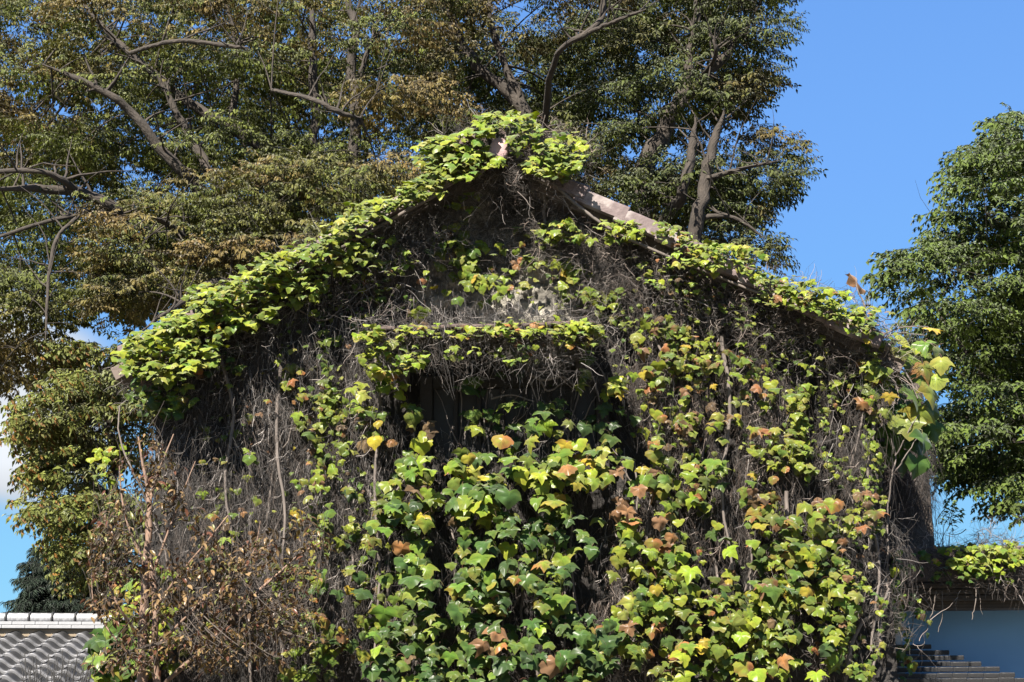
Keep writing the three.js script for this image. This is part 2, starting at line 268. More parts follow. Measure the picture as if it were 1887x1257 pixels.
// ---------------------------------------------------------------- neighbour house: grey wave tiles under a pale ridge
{
  const Z = -6.5, rp = atZ(95, 1150, Z), turn = 2.5 * D2R, h = thing('neighbour_house', 'low house with grey wave-tiled roof and pale ridge, far left behind the shrub', 'house', [rp.x, 0, rp.z], turn);
  const slope = 17 * D2R, PW = 0.262, PL = 0.232, cs = Math.cos(slope), sn = Math.sin(slope), ry = rp.y - 0.10;
  const tileGeo = () => {                                                      // an S-shaped pan tile with a thick front lip
    const g = new THREE.BufferGeometry(), pos = [], idx = [], uv = [], N = 12;
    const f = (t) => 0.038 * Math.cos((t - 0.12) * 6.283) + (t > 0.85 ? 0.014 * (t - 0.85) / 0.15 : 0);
    const rows = [[-0.05, 0.0, 1], [0.21, 0.010, 1], [0.236, 0.014, 3.2], [0.268, 0.016, 4.4], [0.277, 0.008, 4.6], [0.279, -0.026, 4.2], [0.25, -0.030, 1]], tint = [];  // lip tint: worn edge plus a sunlit highlight put into the colour
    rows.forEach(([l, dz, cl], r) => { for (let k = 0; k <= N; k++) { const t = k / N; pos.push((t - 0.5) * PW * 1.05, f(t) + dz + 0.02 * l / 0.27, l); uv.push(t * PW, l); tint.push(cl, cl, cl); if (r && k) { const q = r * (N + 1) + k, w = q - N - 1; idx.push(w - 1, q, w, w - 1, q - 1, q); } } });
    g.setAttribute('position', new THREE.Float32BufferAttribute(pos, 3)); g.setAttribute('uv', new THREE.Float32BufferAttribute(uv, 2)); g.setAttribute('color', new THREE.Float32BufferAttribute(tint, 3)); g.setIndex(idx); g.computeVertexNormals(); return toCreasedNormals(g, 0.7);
  };
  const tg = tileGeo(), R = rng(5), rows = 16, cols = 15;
  const deck = part('roof', box(9, 0.06, rows * PL + 0.2), M.roofSlab, h); deck.position.set(1.2, ry - sn * rows * PL / 2 - 0.09, cs * rows * PL / 2); deck.rotation.x = slope;
  const back = part('back_slope', box(9, 0.08, 3.6), M.roofSlab, h); back.position.set(1.2, ry - 0.55, -1.75); back.rotation.x = -slope;
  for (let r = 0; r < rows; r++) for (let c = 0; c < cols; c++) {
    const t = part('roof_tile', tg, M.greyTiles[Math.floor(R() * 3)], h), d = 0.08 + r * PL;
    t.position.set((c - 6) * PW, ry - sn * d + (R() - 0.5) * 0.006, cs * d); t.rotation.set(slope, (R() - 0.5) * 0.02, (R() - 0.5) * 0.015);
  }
  const RL = 0.262, half = (r, l) => { const g = new THREE.CylinderGeometry(r, r, l, 14, 1, false, -Math.PI / 2, Math.PI); g.rotateZ(Math.PI / 2); g.rotateX(-Math.PI / 2); return g; };
  const cap = new MB().add(new THREE.CylinderGeometry(0.058, 0.058, RL - 0.004, 14).rotateZ(Math.PI / 2)).geo(), collar = new THREE.TorusGeometry(0.062, 0.014, 6, 18).rotateY(Math.PI / 2);
  for (let k = -8; k < 10; k++) {
    const x = (k + 0.5) * RL, t = part('ridge_tile', cap, M.ridge, h); t.position.set(x, ry + 0.165, 0);
    const co = part('collar', collar, M.slate, t); co.position.x = -RL / 2 + 0.012;
    const a = part('ridge_course', box(RL - 0.003, 0.036, 0.22, 0.004), M.ridge, h); a.position.set(x + RL * 0.4, ry + 0.100, 0);
    const b = part('ridge_course', box(RL - 0.003, 0.036, 0.28, 0.004), M.ridge, h); b.position.set(x, ry + 0.058, 0);
  }
  const mud = part('ridge_plaster', box(8, 0.09, 0.16), std({ color: C(0.30, 0.24, 0.17), map: mottleC, roughness: 1 }), h); mud.position.set(1.2, ry - 0.006, 0);
  const wl = part('wall', box(8, ry - sn * rows * PL - 0.05, 5.4), std({ color: C(0.5, 0.48, 0.43), map: mottleC, roughness: 0.9 }), h); wl.position.set(1.2, (ry - sn * rows * PL - 0.05) / 2, 0.3);
}

// ---------------------------------------------------------------- ivy leaves
const veinTex = grain(256, (u, v) => {                                          // veins of a three-lobed leaf, the stalk joins at (0, 0)
  const x = (u - 0.5) * 2, y = v * 1.3 - 1.08; let d = 9;
  const seg = (ax, ay, bx, by, w) => { const dx = bx - ax, dy = by - ay, t = clamp(((x - ax) * dx + (y - ay) * dy) / (dx * dx + dy * dy)); d = Math.min(d, Math.hypot(x - ax - dx * t, y - ay - dy * t) / w / (1.15 - t * 0.75)); };
  seg(0, 0, 0, -1, 0.030);
  for (const s of [-1, 1]) { seg(0, 0, s * 0.74, -0.34, 0.026); seg(0, 0, s * 0.4, 0.14, 0.018); for (const [a, b, c] of [[0.25, 0.24, 0.42], [0.45, 0.22, 0.62], [0.62, 0.16, 0.78]]) seg(0, -a, s * b, -c, 0.014); seg(s * 0.3, -0.13, s * 0.62, -0.12, 0.014); seg(s * 0.35, -0.16, s * 0.42, -0.44, 0.014); }
  const k = 1 - smooth(0.4, 1.4, d), n = 0.62 + 0.42 * tn(u, v, 6, 41, 4); return [lerp(n, 1, k * 0.55), lerp(n, 0.98, k * 0.45), lerp(n * 0.95, 0.8, k * 0.4)];
}, true);
const HALF = {
  maple: [[0, 0], [0.12, 0.17], [0.30, 0.23], [0.42, 0.11], [0.64, 0.05], [0.61, -0.10], [0.88, -0.37], [0.60, -0.33], [0.37, -0.38], [0.45, -0.63], [0.25, -0.63], [0.14, -0.86], [0, -1.06]],
  lobed: [[0, 0], [0.13, 0.15], [0.32, 0.17], [0.47, 0.07], [0.62, -0.06], [0.71, -0.20], [0.84, -0.40], [0.60, -0.38], [0.44, -0.44], [0.38, -0.58], [0.26, -0.66], [0.17, -0.82], [0, -1.02]],
  broad: [[0, 0], [0.15, 0.17], [0.38, 0.18], [0.55, 0.08], [0.66, -0.08], [0.67, -0.22], [0.70, -0.38], [0.56, -0.44], [0.50, -0.54], [0.42, -0.66], [0.28, -0.74], [0.16, -0.86], [0, -0.98]],
  heart: [[0, 0], [0.15, 0.14], [0.34, 0.15], [0.48, 0.04], [0.54, -0.12], [0.53, -0.26], [0.48, -0.38], [0.42, -0.49], [0.35, -0.59], [0.27, -0.69], [0.18, -0.79], [0.09, -0.89], [0, -1.0]],
};
const CLS = {                                                                   // [middle, edge, wear of the edge, curl]
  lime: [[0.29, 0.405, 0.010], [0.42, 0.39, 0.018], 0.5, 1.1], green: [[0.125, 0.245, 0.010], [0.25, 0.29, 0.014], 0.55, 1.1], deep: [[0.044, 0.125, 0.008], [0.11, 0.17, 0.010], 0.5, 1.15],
  olive: [[0.20, 0.27, 0.012], [0.33, 0.26, 0.024], 0.7, 1.2], yellow: [[0.56, 0.47, 0.016], [0.50, 0.31, 0.03], 0.8, 1.3], salmon: [[0.48, 0.18, 0.06], [0.40, 0.20, 0.09], 0.8, 1.6],
  brown: [[0.27, 0.14, 0.07], [0.38, 0.22, 0.13], 0.6, 2.3], turning: [[0.24, 0.33, 0.015], [0.46, 0.18, 0.05], 0.9, 1.3], pale: [[0.34, 0.40, 0.06], [0.42, 0.36, 0.08], 0.6, 1.3],
};
function leafGeo(kind, cls, seed, stalk) {
  const R = rng(seed), H = HALF[kind], [mid, edge, wear, curl] = CLS[cls], J = () => (R() - 0.5) * 0.07;
  const out = [...H.map(([x, y]) => [x + J() * (x > 0), y + J()]), ...H.slice(1, -1).reverse().map(([x, y]) => [-x + J(), y + J()])];
  const k1 = (0.15 + R() * 0.75) * curl, k2 = (0.05 + R() * 0.6) * curl, k3 = (R() - 0.4) * 1.1, ph = R() * 6.28, wv = 0.10 * curl, sk = (R() - 0.5) * 0.4;
  const zf = (x, y) => { const a = Math.atan2(x, -y); return -k1 * x * x * 0.7 - k2 * (y + 0.15) * (y + 0.15) + k3 * Math.abs(x) * 0.5 + sk * x * y + wv * Math.hypot(x, y) * Math.cos(a * 5 + ph * 0.3) ; };
  const pos = [], col = [], uv = [], idx = [], cx = 0, cyy = -0.28, n = out.length, side = R() < 0.5 ? 1 : -1;
  const put = (x, y, t) => {
    pos.push(x, y, zf(x, y)); uv.push(x / 2 + 0.5, (y + 1.08) / 1.3);
    let e = clamp((t - 0.35) * 1.4 * wear + (fbm(x * 2 + seed, y * 2, seed * 0.7, 2) - 0.5) * 2.4 * wear); if (cls === 'turning') e = clamp(e * 0.6 + smooth(-0.2, 0.5, side * x + (fbm(x * 3, y * 3, seed, 2) - 0.5)));
    for (let q = 0; q < 3; q++) col.push(lerp(mid[q], edge[q], e));
  };
  put(cx, cyy, 0); for (const t of [0.52, 1]) for (const [x, y] of out) put(lerp(cx, x, t), lerp(cyy, y, t), t);
  for (let k = 0; k < n; k++) { const a = 1 + k, b = 1 + (k + 1) % n, c = a + n, d = b + n; idx.push(0, b, a, a, b, d, a, d, c); }
  const g = new THREE.BufferGeometry(); g.setAttribute('position', new THREE.Float32BufferAttribute(pos, 3)); g.setAttribute('color', new THREE.Float32BufferAttribute(col, 3)); g.setAttribute('uv', new THREE.Float32BufferAttribute(uv, 2)); g.setIndex(idx); g.computeVertexNormals();
  const nn = g.attributes.normal; if (nn.getZ(0) < 0) { for (let k = 0; k < idx.length; k += 3) { const t = idx[k]; idx[k] = idx[k + 1]; idx[k + 1] = t; } g.setIndex(idx); g.computeVertexNormals(); }
  if (!stalk) return g;
  const z0 = zf(0, 0), mb = new MB().add(g), s = (R() - 0.5) * 0.5, pc = R() < 0.5 ? [0.30, 0.13, 0.09] : [0.36, 0.30, 0.12];
  mb.tube([[0, 0, z0], [s * 0.2, 0.22, z0 + 0.02], [s * 0.6, 0.42, z0 - 0.12], [s, 0.52, z0 - 0.36], [s * 1.1, 0.46, z0 - 0.62]], [0.016, 0.014, 0.014, 0.014, 0.014], 3, pc);
  return mb.geo();
}
const LEAF = {};                                                                // class -> geometries: broad ones first, heart-shaped small ones after
{ let s = 100; for (const c of Object.keys(CLS)) LEAF[c] = ['lobed', 'broad', 'maple', 'broad', 'lobed', 'heart', 'heart', 'heart'].map((k, i) => leafGeo(k, c, s++, i < 6)); }
const leafTints = [[0.71, 0.71, 0.69], [0.42, 0.47, 0.43], [0.82, 0.77, 0.64], [0.64, 0.74, 0.62]], leafMats = leafTints.map(t => leafMaterial({ color: C(...t), map: veinTex }));
const MIX = {
  lime: { lime: 12, pale: 2, olive: 2, green: 2, yellow: 0.5, turning: 0.3 }, top: { lime: 10, pale: 1, green: 3, olive: 1 }, yg: { lime: 7, green: 5, deep: 2, olive: 2.5, pale: 1.6, turning: 1.2, yellow: 0.8, salmon: 0.5, brown: 0.4 },
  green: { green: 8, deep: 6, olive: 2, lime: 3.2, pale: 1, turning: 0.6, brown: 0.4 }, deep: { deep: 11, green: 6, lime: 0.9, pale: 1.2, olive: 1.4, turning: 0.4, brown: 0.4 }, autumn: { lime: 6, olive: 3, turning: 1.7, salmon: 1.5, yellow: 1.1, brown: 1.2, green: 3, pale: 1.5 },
  rust: { salmon: 4, brown: 4, turning: 3, olive: 1 }, small: { lime: 6, green: 3, olive: 3, pale: 2, brown: 0.6, salmon: 0.4 }, tired: { olive: 5, green: 4, lime: 2, pale: 3, yellow: 1, brown: 1 },
};
function pick(mix, r) { const e = Object.entries(MIX[mix]); let t = r * e.reduce((a, b) => a + b[1], 0); for (const [k, w] of e) { t -= w; if (t <= 0) return k; } return e[0][0]; }
// spec: { e: [cx, cy, rx, ry] or p: [[x, y] ...] with r, n leaves, s: [small, large] width in photo pixels, c: mix, w: [near, far] from the gable, t: [low, high] tilt upward }
function growLeaves(parent, specs, seed, most = 300) {
  const R = rng(seed), list = [], G = () => (R() + R() + R() - 1.5) / 1.5;
  for (const q of specs) {
    const n = q.n; for (let k = 0; k < n; k++) {
      let x, y;
      if (q.e) { const a = R() * 6.283, d = Math.sqrt(R()); x = q.e[0] + q.e[2] * d * Math.cos(a); y = q.e[1] + q.e[3] * d * Math.sin(a); }
      else { const f = R() * (q.p.length - 1), i = Math.min(q.p.length - 2, Math.floor(f)); x = lerp(q.p[i][0], q.p[i + 1][0], f - i) + G() * q.r; y = lerp(q.p[i][1], q.p[i + 1][1], f - i) + G() * q.r; }
      const cl = fbm(x / 48, y / 84, seed * 0.13, 2), hole = q.clump ?? 0.40; if (cl < hole + (R() - 0.5) * 0.06 && R() < 0.88) continue;
      const w = q.w[0] + (q.w[1] - q.w[0]) * Math.pow(R(), 0.8), sz = (q.s[0] + (q.s[1] - q.s[0]) * R() * R()) * PXM / 1.35;
      const cls = pick(q.c, R()), i = q.s[1] < 23 ? (R() < 0.35 ? Math.floor(R() * 5) : 5 + Math.floor(R() * 3)) : Math.floor(R() * 5.4);
      const tilt = (q.t[0] + (q.t[1] - q.t[0]) * R() + (R() < 0.4 ? G() * 70 : 0)) * D2R, e = new THREE.Euler(-tilt, G() * (q.yaw ?? 1.25) + 0.15, G() * (R() < 0.2 ? 2 : 0.9), 'YXZ');
      list.push({ m: new THREE.Matrix4().compose(fac(x, y, w), new THREE.Quaternion().setFromEuler(e), V(sz * (0.85 + R() * 0.3), sz, sz)), g: LEAF[cls][i], sz, t: Math.floor(R() * 4), rank: sz * (0.6 + w) });
    }
  }
  list.sort((a, b) => b.rank - a.rank);
  const rest = new MB();
  list.forEach((l, k) => { if (k < most) { const m = part('leaf', l.g, leafMats[l.t], parent); l.m.decompose(m.position, m.quaternion, m.scale); } else rest.add(l.g, l.m, leafTints[l.t]); });
  if (list.length > most) part('leaves', rest.geo(), leafMats[0], parent, { kind: 'stuff' });
  return list.length;
}
function stem(parent, pts, r, w, name = 'stem') {                               // a woody stem along photo positions
  const c = new THREE.CatmullRomCurve3(pts.map(p => fac(p[0], p[1], p[2] ?? w))), P = c.getPoints(pts.length * 5).map((v, k) => [v.x + 0.012 * (noise(k * 0.7, pts[0][0], 1) - 0.5), v.y, v.z + 0.012 * (noise(k * 0.7, pts[0][1], 5) - 0.5)]);
  part(name, new MB().tube(P, P.map((_, k) => lerp(r, r * 0.5, k / P.length) * PXM), 6).geo(), M.stem, parent);
}
// ---------------------------------------------------------------- dead twigs: bundles set all over the wall
function twigBundle(kind, count, seed) {
  const R = rng(seed), mb = new MB(), greys = [[1, 1, 1], [0.7, 0.67, 0.65], [6.0, 5.8, 5.6], [0.5, 0.42, 0.36], [0.95, 0.75, 0.6], [1.6, 1.55, 1.5]], hang = kind === 'hanging';
  for (let k = 0; k < count; k++) {
    const col = greys[Math.floor(R() * 6)], pts = []; let x = (R() - 0.5) * 0.36, y = (R() - 0.5) * 0.34 + (hang ? 0.08 : 0), z = R() * 0.10;
    let a = hang ? -Math.PI / 2 + (R() - 0.5) * (R() < 0.22 ? 2.2 : 0.55) : R() * 6.283, b = (R() - 0.5) * 0.7; const a0 = a, segs = hang ? 5 : 6, step = hang ? 0.014 + R() * R() * 0.046 : 0.010 + R() * R() * 0.034, bow = (R() - 0.5) * (hang ? 0.18 : 0.5), rad = 0.0011 + R() * R() * R() * 0.0030;
    const kinks = [];
    for (let q = 0; q <= segs; q++) { pts.push([x, y, z]); kinks.push(a); a += bow + (R() - 0.5) * (hang ? 0.3 : 0.7) + (R() < 0.12 ? (R() - 0.5) * 1.6 : 0); b = (b + (R() - 0.5) * 0.7) * 0.75; x += Math.cos(a) * step; y += Math.sin(a) * step; z = clamp(z + Math.sin(b) * step, -0.02, 0.12); }
    mb.tube(pts, rad, 3, col);
    if (R() < 0.5) { const i = 1 + Math.floor(R() * (segs - 2)), g = kinks[i] + (R() < 0.5 ? 0.6 : -0.6) + (R() - 0.5) * 0.4, L = step * (1.5 + R() * 2), p = pts[i]; mb.tube([p, [p[0] + Math.cos(g) * L, p[1] + Math.sin(g) * L, p[2] + 0.01], [p[0] + Math.cos(g + bow) * L * 1.9, p[1] + Math.sin(g + bow) * L * 1.9, p[2]]], rad * 0.8, 3, col); }
  }
  return mb.geo();
}
const hangingTwigs = twigBundle('hanging', 42, 71), curlyTwigs = twigBundle('curly', 46, 72);
function scatterTwigs(parent, name, geo, places, seed) {
  const R = rng(seed), im = new THREE.InstancedMesh(geo, M.twig, places.length), m = new THREE.Matrix4(), c = new THREE.Color();
  places.forEach((p, k) => {
    const s = 0.75 + R() * 0.5; m.compose(p.at, new THREE.Quaternion().setFromEuler(new THREE.Euler((R() - 0.5) * 0.5, (R() - 0.5) * 0.7, p.spin ? R() * 6.28 : (R() - 0.5) * 0.5)), V(s, s * (0.9 + R() * 0.5), s)); im.setMatrixAt(k, m);
    const d = (0.7 + R() * 0.8) * (p.pale ? 1.5 : 1), br = p.brown ? R() * 0.6 : R() * 0.15; im.setColorAt(k, c.setRGB(d, d * lerp(1, 0.72, br), d * lerp(1, 0.55, br)));
  });
  im.name = name; im.castShadow = im.receiveShadow = true; im.userData.kind = 'stuff'; parent.add(im);
}

const wallIvy = thing('climbing_ivy', 'main ivy on the gable wall with large green and orange leaves below the window canopy', 'ivy', [0, 0, 0], YAW);
{
  const S = [
    // gable strands
    { p: [[840, 408], [846, 450], [872, 482], [862, 512], [905, 518], [930, 535]], r: 28, n: 64, s: [18, 32], c: 'lime', w: [0.1, 0.3], t: [5, 50] }, { e: [780, 490, 46, 15], n: 16, s: [16, 26], c: 'lime', w: [0.15, 0.35], t: [20, 60] },
    { e: [1050, 487, 34, 14], n: 8, s: [20, 30], c: 'lime', w: [0.1, 0.3], t: [10, 50] }, { e: [985, 475, 18, 12], n: 4, s: [22, 32], c: 'lime', w: [0.1, 0.25], t: [5, 40] }, { e: [1062, 522, 44, 28], n: 26, s: [18, 30], c: 'lime', w: [0.1, 0.3], t: [10, 50] },
    { e: [775, 572, 18, 6], n: 2, s: [32, 36], c: 'lime', w: [0.2, 0.3], t: [20, 40] }, { e: [1115, 558, 28, 22], n: 12, s: [18, 32], c: 'lime', w: [0.1, 0.3], t: [10, 50] }, { e: [950, 480, 14, 10], n: 2, s: [18, 24], c: 'rust', w: [0.1, 0.2], t: [0, 30] },
    { e: [870, 370, 50, 18], n: 12, s: [16, 28], c: 'lime', w: [0.15, 0.3], t: [20, 60] }, { e: [1190, 480, 40, 80], n: 60, s: [12, 22], c: 'small', w: [0.1, 0.3], t: [10, 60] }, { e: [650, 560, 80, 60], n: 70, s: [10, 20], c: 'green', w: [0.1, 0.25], t: [10, 60] },
    { e: [1160, 510, 220, 90], n: 200, s: [9, 18], c: 'small', w: [0.1, 0.25], t: [10, 70], clump: 0.5 },
    { e: [560, 590, 140, 50], n: 60, s: [9, 20], c: 'small', w: [0.1, 0.28], t: [10, 60] }, { e: [1260, 560, 170, 60], n: 190, s: [9, 20], c: 'small', w: [0.1, 0.3], t: [10, 60] }, { e: [900, 480, 150, 70], n: 26, s: [12, 26], c: 'yg', w: [0.08, 0.25], t: [5, 50], clump: 0.3 }, { e: [1400, 760, 230, 120], n: 160, s: [9, 20], c: 'small', w: [0.08, 0.3], t: [5, 60] }, { e: [1000, 640, 180, 50], n: 40, s: [9, 20], c: 'small', w: [0.5, 0.75], t: [5, 60] },
    { e: [1330, 620, 130, 50], n: 80, s: [10, 24], c: 'lime', w: [0.15, 0.35], t: [10, 60] }, { e: [840, 440, 60, 50], n: 14, s: [16, 30], c: 'yg', w: [0.1, 0.25], t: [5, 50], clump: 0.2 }, { e: [730, 520, 60, 60], n: 50, s: [10, 22], c: 'small', w: [0.1, 0.3], t: [10, 60] },
    { e: [1370, 800, 270, 300], n: 420, s: [8, 18], c: 'small', w: [0.05, 0.22], t: [5, 60], clump: 0.34 }, { e: [1400, 1080, 230, 170], n: 220, s: [9, 20], c: 'small', w: [0.05, 0.2], t: [5, 60], clump: 0.3 }, { e: [620, 900, 120, 330], n: 260, s: [8, 20], c: 'small', w: [0.05, 0.22], t: [5, 60], clump: 0.34 }, { e: [440, 870, 170, 220], n: 170, s: [8, 18], c: 'autumn', w: [0.05, 0.2], t: [5, 60], clump: 0.3 }, { e: [960, 745, 190, 60], n: 26, s: [22, 42], c: 'deep', w: [0.08, 0.3], t: [0, 50], clump: 0.2 }, { e: [880, 500, 110, 60], n: 26, s: [16, 30], c: 'lime', w: [0.08, 0.25], t: [5, 50], clump: 0.2 },
    { e: [1615, 690, 30, 90], n: 40, s: [18, 38], c: 'yg', w: [0.15, 0.4], t: [0, 50], clump: 0.2 },
    // left columns
    { p: [[600, 620], [612, 680], [600, 740], [628, 790]], r: 30, n: 130, s: [12, 26], c: 'small', w: [0.12, 0.32], t: [5, 55] }, { p: [[535, 640], [545, 720], [560, 830], [595, 900]], r: 30, n: 40, s: [14, 32], c: 'autumn', w: [0.12, 0.32], t: [5, 55] },
    { e: [480, 830, 140, 200], n: 100, s: [10, 28], c: 'autumn', w: [0.12, 0.35], t: [5, 55] }, { e: [635, 870, 75, 150], n: 150, s: [12, 30], c: 'small', w: [0.1, 0.35], t: [5, 55] }, { e: [650, 1060, 80, 160], n: 190, s: [12, 34], c: 'yg', w: [0.1, 0.4], t: [5, 55] },
    { e: [560, 1140, 80, 120], n: 90, s: [14, 40], c: 'yg', w: [0.1, 0.4], t: [5, 55] }, { e: [400, 1050, 160, 180], n: 60, s: [14, 34], c: 'autumn', w: [0.1, 0.3], t: [5, 55] }, { e: [690, 720, 60, 60], n: 40, s: [16, 40], c: 'lime', w: [0.12, 0.4], t: [5, 55] },
    { e: [740, 810, 70, 50], n: 26, s: [22, 40], c: 'autumn', w: [0.15, 0.45], t: [0, 45] },
    // big middle mass
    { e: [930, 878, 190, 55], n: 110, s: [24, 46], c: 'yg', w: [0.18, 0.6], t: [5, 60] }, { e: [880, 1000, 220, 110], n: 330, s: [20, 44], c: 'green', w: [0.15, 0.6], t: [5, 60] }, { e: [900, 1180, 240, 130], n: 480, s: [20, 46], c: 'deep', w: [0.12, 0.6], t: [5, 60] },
    { e: [740, 920, 60, 90], n: 60, s: [22, 46], c: 'yg', w: [0.15, 0.45], t: [5, 55] }, { e: [850, 755, 90, 40], n: 9, s: [24, 46], c: 'green', w: [0.1, 0.4], t: [0, 50] }, { e: [960, 775, 90, 40], n: 26, s: [24, 44], c: 'green', w: [0.15, 0.6], t: [5, 60] },
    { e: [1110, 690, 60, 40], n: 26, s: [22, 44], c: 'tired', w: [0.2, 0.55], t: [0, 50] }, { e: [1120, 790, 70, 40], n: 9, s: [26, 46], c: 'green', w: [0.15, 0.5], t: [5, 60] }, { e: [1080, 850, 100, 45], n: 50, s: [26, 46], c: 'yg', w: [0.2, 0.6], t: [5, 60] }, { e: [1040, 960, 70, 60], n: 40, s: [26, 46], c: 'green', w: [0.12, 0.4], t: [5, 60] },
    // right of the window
    { e: [1235, 640, 70, 60], n: 60, s: [16, 36], c: 'autumn', w: [0.12, 0.4], t: [5, 55] }, { e: [1300, 720, 130, 80], n: 150, s: [14, 34], c: 'autumn', w: [0.12, 0.4], t: [5, 55] }, { e: [1330, 830, 130, 80], n: 190, s: [16, 38], c: 'autumn', w: [0.12, 0.45], t: [5, 55], clump: 0.5 }, { e: [1250, 890, 100, 60], n: 70, s: [22, 40], c: 'yg', w: [0.12, 0.45], t: [5, 55] },
    { p: [[1500, 640], [1482, 700], [1468, 760], [1475, 830], [1490, 880]], r: 36, n: 240, s: [11, 24], c: 'lime', w: [0.12, 0.38], t: [5, 55] }, { p: [[1610, 640], [1600, 740], [1598, 850], [1610, 950]], r: 38, n: 200, s: [9, 20], c: 'lime', w: [0.1, 0.32], t: [5, 60] }, { e: [1555, 790, 44, 110], n: 130, s: [10, 22], c: 'small', w: [0.1, 0.3], t: [5, 55] }, { e: [1400, 640, 130, 60], n: 190, s: [9, 20], c: 'small', w: [0.1, 0.3], t: [5, 60], clump: 0.5 },
    // lower right
    { e: [1250, 1000, 120, 80], n: 120, s: [22, 46], c: 'yg', w: [0.12, 0.5], t: [5, 55], clump: 0.42 }, { e: [1430, 975, 120, 70], n: 170, s: [16, 40], c: 'autumn', w: [0.12, 0.45], t: [5, 55] }, { e: [1300, 1160, 160, 110], n: 370, s: [16, 42], c: 'yg', w: [0.12, 0.5], t: [5, 60], clump: 0.40 },
    { e: [1480, 1120, 110, 130], n: 330, s: [14, 40], c: 'yg', w: [0.12, 0.45], t: [5, 55] }, { e: [1590, 1090, 46, 180], n: 320, s: [9, 24], c: 'small', w: [0.1, 0.4], t: [5, 60] }, { e: [1545, 950, 90, 60], n: 20, s: [18, 40], c: 'rust', w: [0.2, 0.45], t: [0, 50] }, { e: [1180, 950, 60, 70], n: 12, s: [24, 40], c: 'rust', w: [0.25, 0.5], t: [0, 50] }, { e: [1165, 1090, 60, 110], n: 34, s: [22, 40], c: 'autumn', w: [0.15, 0.45], t: [0, 50] },
  ];
  console.log('wall leaves', growLeaves(wallIvy, S, 301));
  const R = rng(302), hang = [], curl = [];
  for (let k = 0; k < 980; k++) {
    const px = 255 + R() * 1390, py = 300 + R() * 985, p = fac(px, py, 0.0); if (p.y > roofV(p.x) - 0.18 || p.x < uL || p.x > uR) continue;
    if (fbm(px / 60, py / 130, 77, 3) < 0.48) continue;
    const bare = Math.hypot((px - 925) / 170, (py - 535) / 100), up = smooth(700, 430, py) + (px > 1150 ? 0.3 : 0);
    if (bare < 1.0 && R() < 0.72) continue; if (Math.hypot((px - 960) / 215, (py - 765) / 95) < 1 && R() < 0.6) continue;
    p.z = 0.02 + R() * R() * 0.30; if (R() < up * 0.8) curl.push({ at: p, spin: true, brown: px > 1150 }); else hang.push({ at: p, brown: px > 1150 || py > 1100 });
  }
  for (let k = 0; k < 80; k++) { const p = fac(640 + R() * 560, 300 + R() * 200, 0.02 + R() * 0.05); if (p.y < roofV(p.x) - 0.12) curl.push({ at: p, spin: true, brown: false }); }
  for (const [x, y, rx, ry, n] of [[440, 810, 130, 190, 105], [560, 690, 110, 70, 60], [690, 520, 70, 60, 40], [1420, 820, 45, 90, 34], [1230, 760, 60, 70, 34], [1165, 1100, 50, 140, 40], [640, 900, 60, 200, 50], [1380, 960, 120, 60, 26], [560, 1120, 140, 120, 60], [1290, 640, 110, 60, 30]])
    for (let k = 0; k < n; k++) { const a = R() * 6.283, d = Math.sqrt(R()); hang.push({ at: fac(x + rx * d * Math.cos(a), y + ry * d * Math.sin(a), 0.02 + R() * R() * 0.2), brown: x > 1150, pale: true }); }
  scatterTwigs(wallIvy, 'dead_twigs', hangingTwigs, hang, 303); scatterTwigs(wallIvy, 'tangled_twigs', curlyTwigs, curl, 304);
  for (const [pts, r] of [
    [[[745, 470], [700, 440], [722, 415], [745, 365]], 2], [[[690, 520], [700, 455], [750, 400], [790, 370]], 2.2], [[[530, 560], [600, 590], [640, 560], [660, 600]], 2], [[[1005, 325], [1004, 370], [1003, 405], [1012, 440]], 4.5], [[[1450, 905], [1452, 980], [1460, 1060], [1448, 1140]], 4], [[[1490, 560], [1482, 640], [1490, 700]], 2],
    [[[1040, 655], [1075, 662], [1095, 700], [1105, 740]], 2.4], [[[1060, 640], [1100, 670], [1125, 720]], 1.8], [[[870, 760], [860, 790], [855, 810]], 2], [[[905, 735], [940, 728], [985, 740]], 2], [[[975, 690], [1000, 700], [1040, 695], [1060, 715]], 3], [[[990, 690], [1010, 720], [1045, 700]], 2.4], [[[960, 640], [975, 690], [990, 745]], 1.8],
    [[[1205, 620], [1240, 700], [1230, 800]], 2.4], [[[400, 640], [430, 760], [415, 880], [430, 1010]], 4], [[[520, 660], [510, 800], [525, 960], [515, 1100]], 4], [[[690, 640], [700, 760], [690, 900], [700, 1060], [690, 1200]], 4], [[[1330, 620], [1345, 760], [1330, 900], [1350, 1050]], 4],
    [[[1600, 640], [1610, 760], [1600, 900], [1620, 1040], [1605, 1200]], 4], [[[1560, 1240], [1580, 1160], [1620, 1120], [1640, 1085]], 4], [[[760, 640], [800, 660], [850, 650], [900, 660]], 2],
  ]) stem(wallIvy, pts, r, 0.22);
}
{
  const R = rng(305);
  for (let k = 0; k < 26; k++) {
    let x = 330 + k * 50.5 + (R() - 0.5) * 40, y = 1270 - (R() < 0.4 ? R() * 400 : 0); const pts = [], top = 560 + R() * 260 + Math.abs(x - 930) * 0.12; let dx = 0;
    while (y > top) { pts.push([x, y, 0.05 + R() * 0.12]); y -= 34 + R() * 40; dx = dx * 0.5 + (R() - 0.5) * 34; x += dx; }
    if (pts.length < 3) continue; const r = 1.6 + R() * R() * 3.2; stem(wallIvy, pts, r, 0.1);
    for (let f = 0; f < 2; f++) { const i = 1 + Math.floor(R() * (pts.length - 2)), b = []; let [bx, by] = pts[i], d = R() < 0.5 ? 1 : -1; for (let q = 0; q < 4; q++) { b.push([bx, by, 0.08 + R() * 0.1]); bx += d * (10 + R() * 18); by -= 14 + R() * 30; } stem(wallIvy, b, r * 0.55, 0.1); }
  }
}
